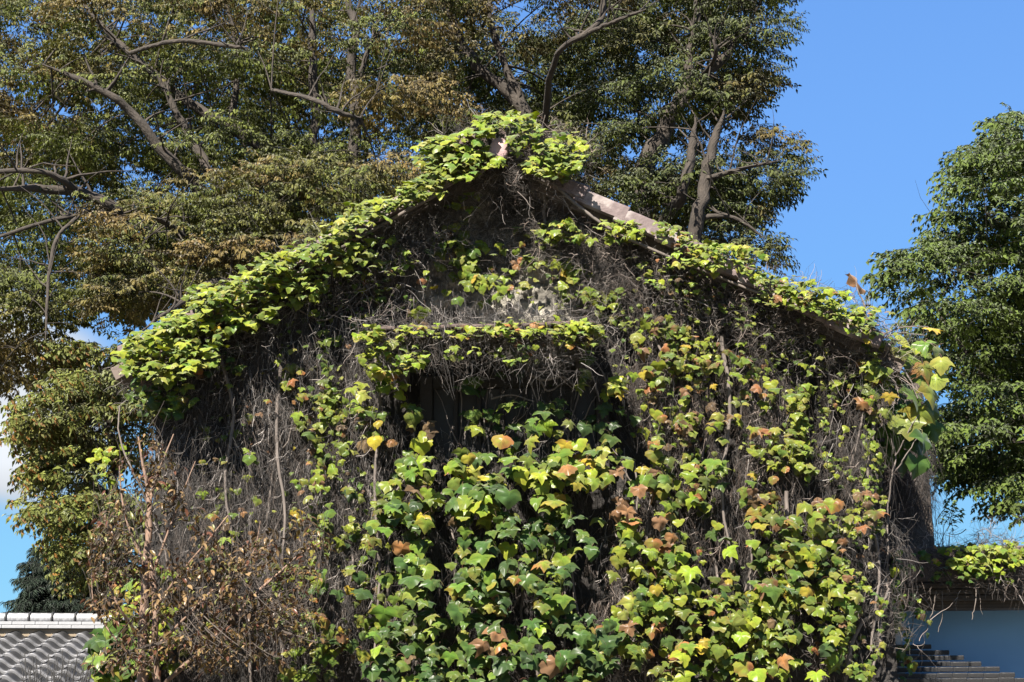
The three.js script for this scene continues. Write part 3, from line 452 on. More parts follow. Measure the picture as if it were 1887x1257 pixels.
const ridgeIvy = thing('climbing_ivy', 'bright lime ivy clump crowning the very top of the gable', 'ivy', [0, 0, 0], YAW);
growLeaves(ridgeIvy, [
  { e: [935, 222, 62, 20], n: 90, s: [16, 36], c: 'top', w: [0.15, 0.62], t: [35, 75], clump: 0.3 }, { e: [860, 262, 60, 28], n: 90, s: [16, 36], c: 'top', w: [0.3, 0.64], t: [35, 75], clump: 0.3 }, { e: [805, 284, 42, 34], n: 90, s: [16, 36], c: 'top', w: [0.25, 0.64], t: [35, 75], clump: 0.3 }, { e: [840, 306, 55, 20], n: 60, s: [16, 34], c: 'lime', w: [0.35, 0.64], t: [30, 70], clump: 0.3 },
  { e: [1045, 280, 40, 42], n: 90, s: [14, 32], c: 'top', w: [0.2, 0.62], t: [25, 70], clump: 0.3 }, { e: [985, 262, 50, 26], n: 60, s: [14, 32], c: 'lime', w: [0.3, 0.7], t: [25, 70], clump: 0.3 }, { e: [1015, 306, 55, 20], n: 80, s: [14, 30], c: 'lime', w: [0.4, 0.64], t: [25, 70], clump: 0.3 }, { e: [890, 296, 40, 14], n: 30, s: [14, 30], c: 'top', w: [0.5, 0.64], t: [25, 65], clump: 0.3 },
], 311, 300);
for (const [pts, r] of [[[[880, 330], [900, 300], [930, 260], [940, 220]], 4], [[[960, 330], [1000, 300], [1040, 270], [1060, 250]], 3], [[[870, 330], [830, 300], [790, 280]], 3]]) stem(ridgeIvy, pts, r, 0.42);
{ const R = rng(312), pl = []; for (let k = 0; k < 60; k++) pl.push({ at: fac(830 + R() * 230, 275 + R() * 65, 0.15 + R() * 0.25), spin: true, brown: true }); scatterTwigs(ridgeIvy, 'tangled_twigs', curlyTwigs, pl, 313); }
const leftIvy = thing('climbing_ivy', 'lime green ivy running down the left roof edge to the eave', 'ivy', [0, 0, 0], YAW);
growLeaves(leftIvy, [
  { p: [[238, 648], [330, 590], [440, 526], [560, 460], [640, 416], [740, 362], [830, 322]], r: 32, n: 760, s: [14, 32], c: 'top', w: [0.2, 0.7], t: [35, 78], clump: 0.3 }, { e: [295, 660, 82, 40], n: 200, s: [14, 32], c: 'top', w: [0.2, 0.75], t: [35, 78], clump: 0.3 }, { e: [350, 635, 70, 46], n: 130, s: [14, 32], c: 'top', w: [0.2, 0.7], t: [30, 75], clump: 0.3 }, { e: [300, 722, 60, 46], n: 110, s: [14, 30], c: 'green', w: [0.1, 0.5], t: [10, 60], clump: 0.3 },
  { e: [380, 545, 44, 24], n: 60, s: [14, 30], c: 'top', w: [0.2, 0.6], t: [30, 75], clump: 0.3 }, { e: [505, 484, 36, 22], n: 46, s: [14, 30], c: 'top', w: [0.2, 0.6], t: [30, 75], clump: 0.3 }, { e: [700, 380, 36, 14], n: 30, s: [14, 28], c: 'lime', w: [0.2, 0.6], t: [30, 75], clump: 0.3 }, { e: [430, 575, 80, 40], n: 160, s: [14, 30], c: 'lime', w: [0.2, 0.6], t: [25, 70], clump: 0.3 }, { e: [520, 525, 80, 36], n: 150, s: [14, 30], c: 'lime', w: [0.2, 0.6], t: [25, 70], clump: 0.3 }, { e: [620, 475, 75, 36], n: 130, s: [12, 26], c: 'lime', w: [0.2, 0.6], t: [25, 70], clump: 0.3 }, { e: [680, 465, 70, 40], n: 60, s: [12, 24], c: 'small', w: [0.15, 0.45], t: [20, 65], clump: 0.3 }, { e: [400, 640, 60, 60], n: 50, s: [12, 24], c: 'green', w: [0.1, 0.35], t: [10, 60], clump: 0.3 },
], 321, 300);
stem(leftIvy, [[820, 350], [650, 445], [450, 560], [260, 670]], 4, 0.36);
{ const R = rng(322), pl = []; for (let k = 0; k < 90; k++) { const f = R(); pl.push({ at: fac(lerp(250, 830, f) + (R() - 0.5) * 40, lerp(690, 372, f) + R() * 46, 0.1 + R() * 0.2), spin: true, brown: false }); } scatterTwigs(leftIvy, 'tangled_twigs', curlyTwigs, pl, 323); }
const rightIvy = thing('climbing_ivy', 'small-leaved ivy with brown twigs along the right roof edge below the bare verge tiles', 'ivy', [0, 0, 0], YAW);
growLeaves(rightIvy, [
  { p: [[1212, 418], [1290, 454], [1380, 502], [1480, 548], [1560, 588], [1640, 618]], r: 24, n: 560, s: [9, 22], c: 'small', w: [0.2, 0.6], t: [25, 75], clump: 0.3 }, { e: [1105, 424, 90, 24], n: 150, s: [13, 26], c: 'lime', w: [0.2, 0.5], t: [25, 70], clump: 0.3 }, { e: [1015, 428, 30, 22], n: 40, s: [12, 24], c: 'lime', w: [0.15, 0.4], t: [20, 65], clump: 0.3 }, { e: [1280, 500, 110, 40], n: 130, s: [9, 20], c: 'small', w: [0.15, 0.45], t: [15, 65], clump: 0.45 },
  { e: [1420, 570, 120, 36], n: 120, s: [9, 18], c: 'small', w: [0.12, 0.4], t: [15, 65], clump: 0.45 }, { e: [1595, 574, 48, 14], n: 70, s: [12, 24], c: 'lime', w: [0.2, 0.6], t: [30, 75], clump: 0.3 }, { e: [1320, 470, 90, 22], n: 120, s: [11, 24], c: 'lime', w: [0.36, 0.66], t: [25, 75], clump: 0.3 }, { e: [1480, 548, 90, 22], n: 130, s: [11, 24], c: 'small', w: [0.36, 0.66], t: [25, 75], clump: 0.3 }, { e: [1235, 440, 30, 16], n: 6, s: [12, 20], c: 'rust', w: [0.4, 0.5], t: [0, 50], clump: 0.3 }, { e: [1450, 520, 60, 14], n: 40, s: [10, 20], c: 'lime', w: [0.3, 0.6], t: [25, 75], clump: 0.3 },
], 331, 300);
stem(rightIvy, [[1010, 330], [1120, 420], [1300, 500], [1500, 575], [1620, 600]], 3.5, 0.36);
{ const R = rng(332), pl = []; for (let k = 0; k < 130; k++) { const f = R(); pl.push({ at: fac(lerp(1010, 1650, f) + (R() - 0.5) * 40, lerp(392, 628, f) + R() * 80, 0.08 + R() * 0.2), spin: true, brown: true }); } scatterTwigs(rightIvy, 'tangled_twigs', curlyTwigs, pl, 333); }
const canopyIvy = thing('climbing_ivy', 'fringe of small lime ivy leaves lying along the window canopy', 'ivy', [0, 0, 0], YAW);
growLeaves(canopyIvy, [
  { p: [[665, 614], [760, 606], [880, 608], [1000, 604], [1105, 600]], r: 22, n: 360, s: [11, 26], c: 'lime', w: [0.45, 0.82], t: [30, 78], clump: 0.3 }, { e: [725, 655, 64, 34], n: 110, s: [13, 32], c: 'lime', w: [0.3, 0.8], t: [25, 70], clump: 0.3 }, { e: [1065, 618, 50, 22], n: 80, s: [11, 24], c: 'lime', w: [0.4, 0.8], t: [30, 75], clump: 0.3 }, { e: [950, 645, 40, 24], n: 24, s: [11, 24], c: 'small', w: [0.5, 0.8], t: [15, 60], clump: 0.3 },
  { e: [850, 648, 60, 10], n: 14, s: [11, 22], c: 'lime', w: [0.6, 0.8], t: [25, 70], clump: 0.3 }, { e: [900, 600, 180, 10], n: 12, s: [14, 24], c: 'rust', w: [0.5, 0.8], t: [10, 60], clump: 0.3 },
], 341, 300);
{ const R = rng(342), pl = [], pl2 = []; for (let k = 0; k < 34; k++) pl.push({ at: fac(690 + R() * 420, 612 + R() * 34, 0.45 + R() * 0.2), spin: true, brown: k % 2 > 0 }); for (let k = 0; k < 12; k++) pl2.push({ at: fac(720 + R() * 300, 625 + R() * 26, 0.5 + R() * 0.16), brown: false }); scatterTwigs(canopyIvy, 'tangled_twigs', curlyTwigs, pl, 343); scatterTwigs(canopyIvy, 'hanging_twigs', hangingTwigs, pl2, 344); }
const cornerVine = thing('climbing_vine', 'broad-leaved vine drooping off the right eave corner on long pale stalks', 'vine', [0, 0, 0], YAW);
{
  const R = rng(351), spots = [[1718, 605, 34, 'yellow', 60], [1660, 618, 34, 'pale', 30], [1700, 650, 58, 'olive', 20], [1672, 655, 56, 'tired', 10], [1724, 690, 44, 'pale', 0], [1712, 712, 60, 'olive', 5], [1690, 688, 64, 'green', 20], [1668, 770, 62, 'pale', 5], [1698, 752, 62, 'olive', 0], [1650, 720, 56, 'green', 10], [1682, 800, 66, 'deep', 10], [1645, 790, 60, 'deep', 5], [1700, 800, 54, 'deep', 0], [1660, 690, 50, 'olive', 15], [1640, 660, 44, 'lime', 30], [1725, 640, 46, 'olive', 10], [1660, 835, 58, 'deep', 5], [1690, 845, 50, 'deep', 0], [1640, 750, 50, 'deep', 0], [1700, 670, 46, 'turning', 10], [1735, 660, 40, 'pale', 10], [1680, 720, 60, 'green', 10], [1655, 640, 40, 'olive', 30], [1705, 630, 44, 'green', 20], [1690, 770, 62, 'deep', 5], [1720, 745, 54, 'deep', 5], [1630, 700, 44, 'olive', 15], [1665, 745, 60, 'deep', 10], [1715, 780, 50, 'deep', 5], [1640, 820, 50, 'deep', 5], [1680, 640, 40, 'lime', 35]];
  for (const [x, y, s, c, tl] of spots) {
    const cls = CLS[c] ? c : pick(c, R()), sz = s * PXM / 1.35, m = part('leaf', LEAF[cls][Math.floor(R() * 5)], leafMats[Math.floor(R() * 4)], cornerVine);
    m.position.copy(fac(x, y, -0.25 + R() * 0.5)); m.scale.setScalar(sz); m.rotation.set(-(tl + R() * 20) * D2R, 0.3 + (R() - 0.5) * 1.2, (R() - 0.5) * 0.7, 'YXZ');
  }
  for (const [p, r] of [[[[1615, 670], [1650, 672], [1675, 695], [1690, 735]], 2.2], [[[1618, 668], [1640, 690], [1655, 720], [1655, 745]], 2], [[[1622, 672], [1660, 690], [1680, 715]], 1.8], [[[1600, 630], [1660, 604], [1712, 602]], 1.6], [[[1600, 640], [1650, 615], [1705, 618]], 1.5], [[[1600, 600], [1592, 562], [1578, 526]], 2]]) stem(cornerVine, p, r, 0.2, 'stalk');
  const d = part('leaf', LEAF.brown[1], leafMats[2], cornerVine); d.position.copy(fac(1578, 528, 0.2)); d.scale.setScalar(0.15); d.rotation.set(-0.2, 0.9, 2.75, 'YXZ'); d.userData.label = 'dry brown leaf standing up above the roof on a thin stalk';
  const pl = []; for (let k = 0; k < 60; k++) pl.push({ at: fac(1640 + R() * 46, 720 + R() * 270, -1.17 + R() * 0.08), brown: true }); scatterTwigs(cornerVine, 'hanging_twigs', hangingTwigs, pl, 352);
}
const annexIvy = thing('climbing_ivy', 'ivy draped over the wooden eave of the low annex at right', 'ivy', [0, 0, 0], YAW);
growLeaves(annexIvy, [
  { e: [1805, 1030, 80, 30], n: 150, s: [12, 26], c: 'top', w: [-0.92, -0.70], t: [15, 65] }, { e: [1870, 1015, 50, 22], n: 70, s: [12, 24], c: 'top', w: [-0.92, -0.72], t: [15, 65] }, { e: [1695, 1035, 60, 34], n: 90, s: [12, 26], c: 'green', w: [-0.92, -0.7], t: [10, 60] }, { p: [[1690, 1100], [1700, 1140], [1712, 1185]], r: 16, n: 22, s: [10, 22], c: 'deep', w: [-0.9, -0.75], t: [0, 40] }, { e: [1745, 1052, 70, 22], n: 80, s: [11, 24], c: 'green', w: [-0.92, -0.72], t: [10, 60] }, { e: [1645, 1110, 20, 70], n: 40, s: [12, 26], c: 'green', w: [-0.6, -0.1], t: [0, 50] }, { e: [1660, 1200, 26, 60], n: 40, s: [12, 26], c: 'deep', w: [-0.7, -0.4], t: [0, 50] }, { e: [1700, 1010, 50, 12], n: 14, s: [10, 20], c: 'rust', w: [-0.9, -0.7], t: [10, 60] }, { e: [1840, 1066, 30, 10], n: 8, s: [12, 20], c: 'lime', w: [-0.88, -0.8], t: [0, 40] },
], 361, 250);
for (const [p, r] of [[[[1796, 1040], [1798, 1080], [1796, 1115], [1790, 1142]], 1.3], [[[1690, 1080], [1686, 1120], [1680, 1160]], 1.2], [[[1725, 1090], [1715, 1140], [1700, 1175]], 1], [[[1735, 1090], [1738, 1130], [1728, 1165]], 1], [[[1850, 1060], [1852, 1090], [1850, 1110]], 1]]) stem(annexIvy, p, r, -0.86);
{ const R = rng(362), pl = []; for (let k = 0; k < 30; k++) pl.push({ at: fac(1640 + R() * 260, 1026 + R() * 30, -0.95 + R() * 0.06), spin: true, brown: true }); scatterTwigs(annexIvy, 'tangled_twigs', curlyTwigs, pl, 363); }
const lowIvy = thing('climbing_ivy', 'large glossy green ivy leaves low at the left corner beside the shrub trunks', 'ivy', [0, 0, 0], YAW);
growLeaves(lowIvy, [{ e: [215, 1205, 46, 56], n: 80, s: [30, 56], c: 'green', w: [0.0, 0.5], t: [5, 60] }, { e: [230, 1100, 40, 60], n: 30, s: [22, 44], c: 'yg', w: [0, 0.4], t: [5, 60] }, { e: [205, 850, 40, 36], n: 24, s: [12, 26], c: 'lime', w: [0, 0.3], t: [10, 60] }, { e: [290, 1180, 60, 70], n: 40, s: [24, 46], c: 'autumn', w: [0, 0.4], t: [5, 60] }], 371);
stem(lowIvy, [[262, 1260], [256, 1180], [262, 1100], [280, 1010]], 4, 0.1);

// ---------------------------------------------------------------- trees
function sprayGeo(o, seed) {                                                    // a leafy twig: leaves of four triangles, folded at the midrib
  const R = rng(seed), mb = new MB(), { len, n, leaf, wide, droop } = o;
  const tw = []; for (let s = 0; s <= 4; s++) { const t = s / 4; tw.push([len * t, -droop * t * t * len + 0.02 * Math.sin(t * 5), 0.05 * len * Math.sin(t * 4 + seed)]); }
  mb.tube(tw, 0.004, 3, [0.35, 0.3, 0.25]);
  for (let k = 0; k < n; k++) {
    const t = 0.08 + 0.92 * (k + R() * 0.6) / n, x = len * t, y = -droop * t * t * len, side = k % 2 ? 1 : -1, L = leaf * (0.7 + R() * 0.6), w = L * wide / 2;
    const q = new THREE.Quaternion().setFromEuler(new THREE.Euler((R() - 0.5) * 1.4, side * (0.5 + R() * 0.9), -0.25 - R() * 0.9, 'YXZ')), off = V((R() - 0.5) * 0.06 * o.loose, (R() - 0.5) * 0.09 * o.loose, (R() - 0.5) * 0.22 * o.loose).multiplyScalar(len);
    const P = [[0, 0, 0], [L * 0.45, 0.12 * L, w], [L, -0.1 * L, 0], [L * 0.45, 0.12 * L, -w], [L * 0.5, 0, 0]].map(a => V(...a).applyQuaternion(q).add(off).add(V(x, y, 0)));
    const up = V(0, 1, 0).applyQuaternion(q), base = mb.p.length / 3, c = 0.7 + R() * 0.6, red = R() < (o.red ?? 0) ? 1 : 0;
    P.forEach(p => { mb.p.push(p.x, p.y, p.z); mb.n.push(up.x, up.y, up.z); mb.u.push(0, 0); mb.c.push(c * (red ? 1.7 : 1), c * (red ? 0.7 : 1), c * (red ? 0.6 : 1)); });
    mb.i.push(base, base + 1, base + 4, base + 1, base + 2, base + 4, base, base + 4, base + 3, base + 4, base + 2, base + 3);
  }
  return mb.geo();
}
const inside = (x, y, P) => { let c = false; for (let i = 0, j = P.length - 1; i < P.length; j = i++) if ((P[i][1] > y) !== (P[j][1] > y) && x < (P[j][0] - P[i][0]) * (y - P[i][1]) / (P[j][1] - P[i][1]) + P[i][0]) c = !c; return c; };
function tree(o) {
  const R = rng(o.seed), t0 = atZ(o.trunk[0], 1000, o.z), t = thing(o.name, o.label, o.category ?? 'tree', [t0.x, 0, o.z]), org = V(t0.x, 0, o.z), G = () => (R() + R() + R() - 1.5) / 1.5;
  const pm = (10 - o.z) / FOCAL * 0.95, wood = new MB(), joints = [];
  const limbs = o.limbs.map(l => l.map(p => { const w = atZ(p[0], p[1], o.z + (p[3] ?? 0) + (o.front ?? 0)).sub(org); return { p: w, r: p[2] * pm }; }));
  { const f = limbs[0][0].p; wood.tube([[0, -0.1, 0], [f.x * 0.3, f.y * 0.35, f.z * 0.3], [f.x * 0.7, f.y * 0.7, f.z * 0.7], [f.x, f.y, f.z]], [limbs[0][0].r * 1.9, limbs[0][0].r * 1.5, limbs[0][0].r * 1.2, limbs[0][0].r], 9); }
  const branches = new MB();
  limbs.forEach((l, li) => {
    const cv = new THREE.CatmullRomCurve3(l.map(a => a.p)), N = l.length * 5, pts = [], rad = [];
    for (let k = 0; k <= N; k++) { const f = k / N, p = cv.getPoint(f), i = Math.min(l.length - 2, Math.floor(f * (l.length - 1))), g = f * (l.length - 1) - i; const r = lerp(l[i].r, l[i + 1].r, g); pts.push([p.x + r * (noise(k * 0.8, li, o.seed) - 0.5), p.y, p.z + r * (noise(k * 0.8, li + 40, o.seed) - 0.5)]); rad.push(r * (f > 0.85 ? lerp(1, 0.3, (f - 0.85) / 0.15) : 1) * (0.93 + 0.14 * noise(k * 1.3, li, 3))); joints.push({ p, r }); }
    (li < (o.trunks ?? 2) ? wood : branches).tube(pts, rad, 8);
    for (let q = 0; q < 9; q++) { const k = Math.floor(N * (0.25 + 0.75 * R())), p = pts[k], r = Math.min(rad[k] * 0.5, 0.022); let x = p[0], y = p[1], z = p[2], ax = G(), ay = 0.5 + G() * 0.9, az = G() * 0.8; const tw = [[x, y, z]]; for (let u = 0; u < 5; u++) { x += ax * 0.2; y += ay * 0.15; z += az * 0.2; ax += G() * 0.35; ay += G() * 0.4; az += G() * 0.3; tw.push([x, y, z]); } branches.tube(tw, tw.map((_, u) => r * (1 - u / 6)), 4); }
  });
  const spray = sprayGeo(o.spray, o.seed + 1), mats = [], cols = [], pads = [];
  for (const cr of o.crowns) {
    const xs = cr.poly.map(p => p[0]), ys = cr.poly.map(p => p[1]); let made = 0, tries = 0;
    while (made < cr.n && tries++ < cr.n * 60) {
      const x = lerp(Math.min(...xs), Math.max(...xs), R()), y = lerp(Math.min(...ys), Math.max(...ys), R()); if (!inside(x, y, cr.poly)) continue;
      if ((o.holes ?? []).some(h => Math.hypot((x - h[0]) / h[2], (y - h[1]) / h[3]) < 1)) continue;
      const dz = lerp(cr.z[0], cr.z[1], R()), nz = fbm(x / 90, y / 45, dz * 0.6 + o.seed, 2); if (nz < (cr.gap ?? 0.42)) continue;
      made++; pads.push({ p: atZ(x, y, o.z + dz).sub(org), x, y, size: cr.size ?? 0.5, k: cr.k ?? 14, tint: cr.tint });
    }
  }
  for (const pd of pads) {
    let best = null, bd = 1e9; for (const j of joints) { const d = j.p.distanceToSquared(pd.p) + (j.p.y > pd.p.y + 0.4 ? 1.5 : 0); if (d < bd) { bd = d; best = j; } }
    const a = best.p, b = pd.p, L = a.distanceTo(b), m = a.clone().lerp(b, 0.5).add(V(G() * 0.12 * L, 0.10 * L + G() * 0.08 * L, G() * 0.12 * L)), cv = new THREE.QuadraticBezierCurve3(a, m, b), r0 = Math.min(best.r * 0.55, 0.008 + L * 0.009);
    if (L < 4.5) branches.tube(cv.getPoints(6).map(v => [v.x, v.y, v.z]), r0, 4);
    if (R() < 0.5 && L > 0.7 && L < 4.5) { const p = cv.getPoint(0.6); joints.push({ p, r: r0 * 0.7 }); }
    const dir = Math.atan2(-(b.z - a.z), b.x - a.x), hue = fbm(pd.p.x * 0.55, pd.p.y * 0.8, pd.p.z * 0.55 + o.seed * 3, 3), tint = pd.tint ?? 0;
    for (let k = 0; k < pd.k; k++) {
      const an = dir + G() * 2.4, d = Math.sqrt(R()) * pd.size, q = b.clone().add(V(Math.cos(an) * d, G() * pd.size * 0.32 - d * 0.14, -Math.sin(an) * d)), s = 0.75 + R() * 0.5;
      mats.push(new THREE.Matrix4().compose(q, new THREE.Quaternion().setFromEuler(new THREE.Euler((R() - 0.5) * 0.9, an + G() * 0.5, -0.15 + G() * 0.5, 'YXZ')), V(s, s, s)));
      const rust = clamp(smooth(0.48, 0.66, hue) * (o.rust ?? 0) + tint + (R() - 0.5) * 0.25), br = (0.65 + R() * 0.7) * 0.74; cols.push([lerp(o.leafA[0], o.leafB[0], rust) * br, lerp(o.leafA[1], o.leafB[1], rust) * br, lerp(o.leafA[2], o.leafB[2], rust) * br]);
    }
  }
  part('trunk', wood.geo(), o.bark ?? M.bark, t); part('branches', branches.geo(), o.bark ?? M.bark, t);
  const im = new THREE.InstancedMesh(spray, leafMaterial({ transmission: 0.3, clearcoat: o.coat ?? 0.08, clearcoatRoughness: 0.45, specularIntensity: 0.4, color: C(1, 1, 1) }), mats.length), c = new THREE.Color();
  mats.forEach((m, k) => { im.setMatrixAt(k, m); im.setColorAt(k, c.setRGB(...cols[k])); });
  im.name = 'crown'; im.castShadow = im.receiveShadow = true; im.userData.kind = 'stuff'; t.add(im); console.log(o.name, 'pads', pads.length, 'sprays', mats.length); return t;
}
const zelkova = { len: 0.34, n: 20, leaf: 0.064, wide: 0.40, droop: 0.12, loose: 1.1, red: 0.012 };
tree({ name: 'zelkova_tree', label: 'big spreading tree filling the upper left behind the storehouse, leaves olive turning rusty', seed: 401, z: -9, front: 0.5, trunk: [560, 700], rust: 0.7, leafA: [0.082, 0.102, 0.011], leafB: [0.16, 0.10, 0.03], spray: zelkova, trunks: 2,
  limbs: [
    [[560, 640, 30], [525, 420, 22], [500, 285, 16], [425, 235, 12], [335, 178, 10], [240, 98, 8], [180, 40, 6], [110, -50, 4]], [[575, 600, 18], [577, 420, 13], [577, 280, 11], [578, 150, 9], [570, -40, 7]], [[525, 430, 16], [410, 350, 11, 1], [350, 255, 9, 1], [322, 200, 7, 1], [285, 130, 5, 1]], [[550, 540, 20], [370, 350, 12, 1.4], [305, 288, 10, 1.6], [240, 205, 8, 1.8], [165, 155, 6, 2], [80, 120, 4, 2]],
    [[555, 600, 22], [350, 490, 17, 1], [245, 440, 14, 1.5], [205, 385, 12, 2], [150, 355, 10, 2.2], [80, 348, 8, 2.4], [-40, 350, 6, 2.4]], [[150, 355, 7, 2.2], [85, 318, 5, 2.6], [-40, 318, 4, 2.6]], [[205, 388, 6, 2], [100, 405, 4, 2.4], [-30, 445, 3, 2.6]], [[165, 385, 4, 2.2], [105, 438, 3.4, 2.6], [90, 520, 3, 2.7], [84, 630, 2, 2.8]],
    [[240, 98, 4, 2], [330, 75, 4, 2.6], [430, 86, 4, 2.8], [458, 88, 2.5, 2.8]], [[500, 165, 3, 2], [585, 187, 4.5, 2.6], [620, 205, 5, 2.6], [664, 217, 4, 2.4]], [[640, 430, 15], [655, 250, 12], [650, 100, 10], [656, 60, 9], [640, 0, 8], [622, -50, 6]], [[665, 140, 6], [672, 110, 5], [690, 60, 4], [702, 10, 3]], [[425, 235, 8], [440, 120, 6], [420, 20, 4], [400, -50, 3]], [[430, 600, 12, 1], [370, 480, 9, 2], [320, 420, 6, 2.6], [280, 400, 4, 3]], [[500, 560, 10, 2], [400, 520, 7, 3], [330, 560, 4, 3.4], [260, 610, 3, 3.6]],
  ],
  holes: [[310, 215, 42, 36], [125, 610, 50, 56], [772, 66, 50, 36], [40, 485, 36, 18], [205, 445, 28, 18], [600, 18, 16, 12], [480, 440, 14, 12]],
  crowns: [
    { poly: [[-60, -60], [790, -60], [770, 40], [720, 110], [800, 180], [830, 230], [780, 330], [690, 400], [560, 465], [420, 520], [300, 570], [160, 520], [-60, 560]], z: [-3.5, 2.4], n: 560, gap: 0.47, size: 0.48, k: 17 },
    { poly: [[-60, -60], [790, -60], [720, 110], [830, 230], [780, 330], [560, 465], [300, 560], [-60, 540]], z: [-4, -1.5], n: 190, gap: 0.36, size: 0.6, k: 16 },
    { poly: [[240, 380], [500, 300], [760, 300], [690, 400], [560, 460], [400, 520], [260, 560], [190, 620], [150, 560]], z: [1, 3.6], n: 130, gap: 0.46, size: 0.46, k: 16, tint: 0.12 }, { poly: [[-30, 470], [90, 500], [105, 620], [40, 700], [-40, 730]], z: [0, 2.5], n: 60, size: 0.45, k: 13 },
  ] });
tree({ name: 'zelkova_tree', label: 'tall dark olive tree rising behind the ridge and the right half of the roof', seed: 402, z: -10, front: 0.9, trunk: [1210, 700], rust: 0.55, leafA: [0.055, 0.074, 0.008], leafB: [0.13, 0.07, 0.02], spray: zelkova, trunks: 3,
  limbs: [
    [[1215, 640, 26], [1185, 440, 21], [1192, 320, 18], [1225, 230, 17], [1247, 192, 16], [1290, 150, 14], [1332, 108, 10], [1365, 65, 7], [1400, 10, 4]], [[1247, 196, 11], [1266, 140, 10], [1272, 90, 8], [1286, 30, 7], [1277, -40, 5]], [[1020, 640, 22], [1000, 400, 17], [965, 205, 14], [900, 140, 12], [868, 105, 11], [828, 30, 10], [808, -40, 8]],
    [[1225, 600, 16], [1228, 405, 13], [1255, 360, 10, 1], [1270, 290, 9, 1], [1282, 215, 6, 1]], [[1300, 600, 17], [1286, 430, 14, 1], [1300, 330, 11, 1], [1313, 265, 9, 1], [1335, 200, 5, 1]], [[975, 240, 10], [935, 125, 8], [906, 50, 7], [900, -30, 6]], [[1000, 260, 8], [1030, 95, 5, 2], [1076, 64, 6, 2.4], [1110, 33, 5, 2.4], [1113, -30, 5, 2.4]], [[1076, 64, 4, 2.4], [1130, 40, 3.5, 2.6], [1190, 18, 3, 2.8]], [[1290, 150, 6], [1320, 90, 4, 1], [1310, 60, 3, 1]], [[1300, 330, 6, 1], [1370, 310, 4, 1.5], [1440, 295, 2, 2]], [[1290, 400, 6, 1], [1350, 400, 4, 1], [1410, 440, 2, 1]],
  ],
  holes: [[1208, 262, 16, 36], [1020, 35, 20, 10], [985, 195, 26, 20], [1205, 385, 14, 12], [1050, 150, 18, 10], [1420, 225, 26, 14]],
  crowns: [
    { poly: [[800, -60], [1405, -60], [1430, 20], [1425, 72], [1385, 100], [1395, 140], [1350, 180], [1310, 220], [1200, 250], [1090, 290], [900, 240], [810, 190], [790, 60]], z: [-3, 1.8], n: 380, gap: 0.465, size: 0.45, k: 17 },
    { poly: [[1150, 300], [1370, 230], [1455, 275], [1430, 315], [1400, 345], [1370, 380], [1405, 435], [1380, 480], [1250, 440]], z: [-2, 2], n: 120, gap: 0.40, size: 0.38, k: 14 }, { poly: [[800, 200], [960, 200], [1100, 290], [1240, 420], [1100, 370], [880, 280]], z: [-3, 1], n: 90, size: 0.5, k: 14, tint: 0.2 },
  ] });
tree({ name: 'olive_tree', label: 'light olive crown at the left edge above the grey tiled roof', seed: 403, z: -7.8, trunk: [215, 1000], rust: 0.15, leafA: [0.115, 0.135, 0.022], leafB: [0.22, 0.15, 0.06], spray: { ...zelkova, leaf: 0.07 }, trunks: 1,
  limbs: [[[215, 1060, 14], [205, 950, 11], [210, 850, 9], [195, 760, 7], [180, 690, 4]], [[207, 930, 7], [150, 860, 4], [90, 800, 3]], [[207, 980, 7], [150, 940, 4], [100, 930, 3]], [[205, 850, 6], [140, 780, 4], [70, 740, 2]]],
  holes: [[190, 880, 22, 30]], crowns: [{ poly: [[80, 740], [130, 690], [165, 640], [270, 610], [280, 830], [240, 900], [220, 1060], [175, 1080], [145, 1000], [120, 930], [100, 850], [110, 800]], z: [-1.4, 1.4], n: 135, gap: 0.40, size: 0.36, k: 17 }] });
tree({ name: 'round_tree', label: 'dense dark green tree at the right edge against open sky', seed: 404, z: -4, trunk: [1900, 1000], rust: 0, coat: 0.1, leafA: [0.062, 0.096, 0.009], leafB: [0.10, 0.11, 0.015], spray: { len: 0.30, n: 18, leaf: 0.056, wide: 0.46, droop: 0.05, loose: 0.9 }, trunks: 1,
  limbs: [[[1935, 980, 22], [1925, 800, 18], [1915, 600, 14], [1905, 420, 10], [1895, 260, 5]], [[1920, 800, 9], [1840, 720, 6], [1780, 650, 4], [1720, 560, 3]], [[1918, 650, 8], [1850, 560, 5], [1760, 480, 3]], [[1925, 850, 8], [1850, 800, 5], [1760, 760, 3]], [[1925, 900, 7], [1870, 880, 4], [1800, 850, 2]]],
  holes: [[1810, 690, 44, 24], [1790, 735, 30, 14]],
  crowns: [{ poly: [[1892, 198], [1856, 258], [1800, 280], [1790, 350], [1788, 420], [1712, 470], [1700, 520], [1720, 590], [1750, 640], [1760, 720], [1745, 780], [1760, 840], [1830, 880], [1900, 940], [2050, 940], [2060, 240]], z: [-1.8, 1.8], n: 430, gap: 0.43, size: 0.34, k: 17 }] });
tree({ name: 'cedar_tree', label: 'small dark conifer just above the pale ridge of the grey roof', seed: 405, z: -13, trunk: [125, 1100], rust: 0, coat: 0, leafA: [0.018, 0.032, 0.02], leafB: [0.03, 0.05, 0.02], spray: { len: 0.30, n: 36, leaf: 0.10, wide: 0.10, droop: 0.1, loose: 0.8 }, trunks: 1,
  limbs: [[[125, 1130, 8], [122, 1060, 5], [112, 1005, 2]]], crowns: [{ poly: [[112, 1000], [92, 1035], [76, 1075], [66, 1125], [180, 1130], [160, 1060], [126, 1000]], z: [-0.8, 0.8], n: 80, gap: 0.3, size: 0.22, k: 16 }] });

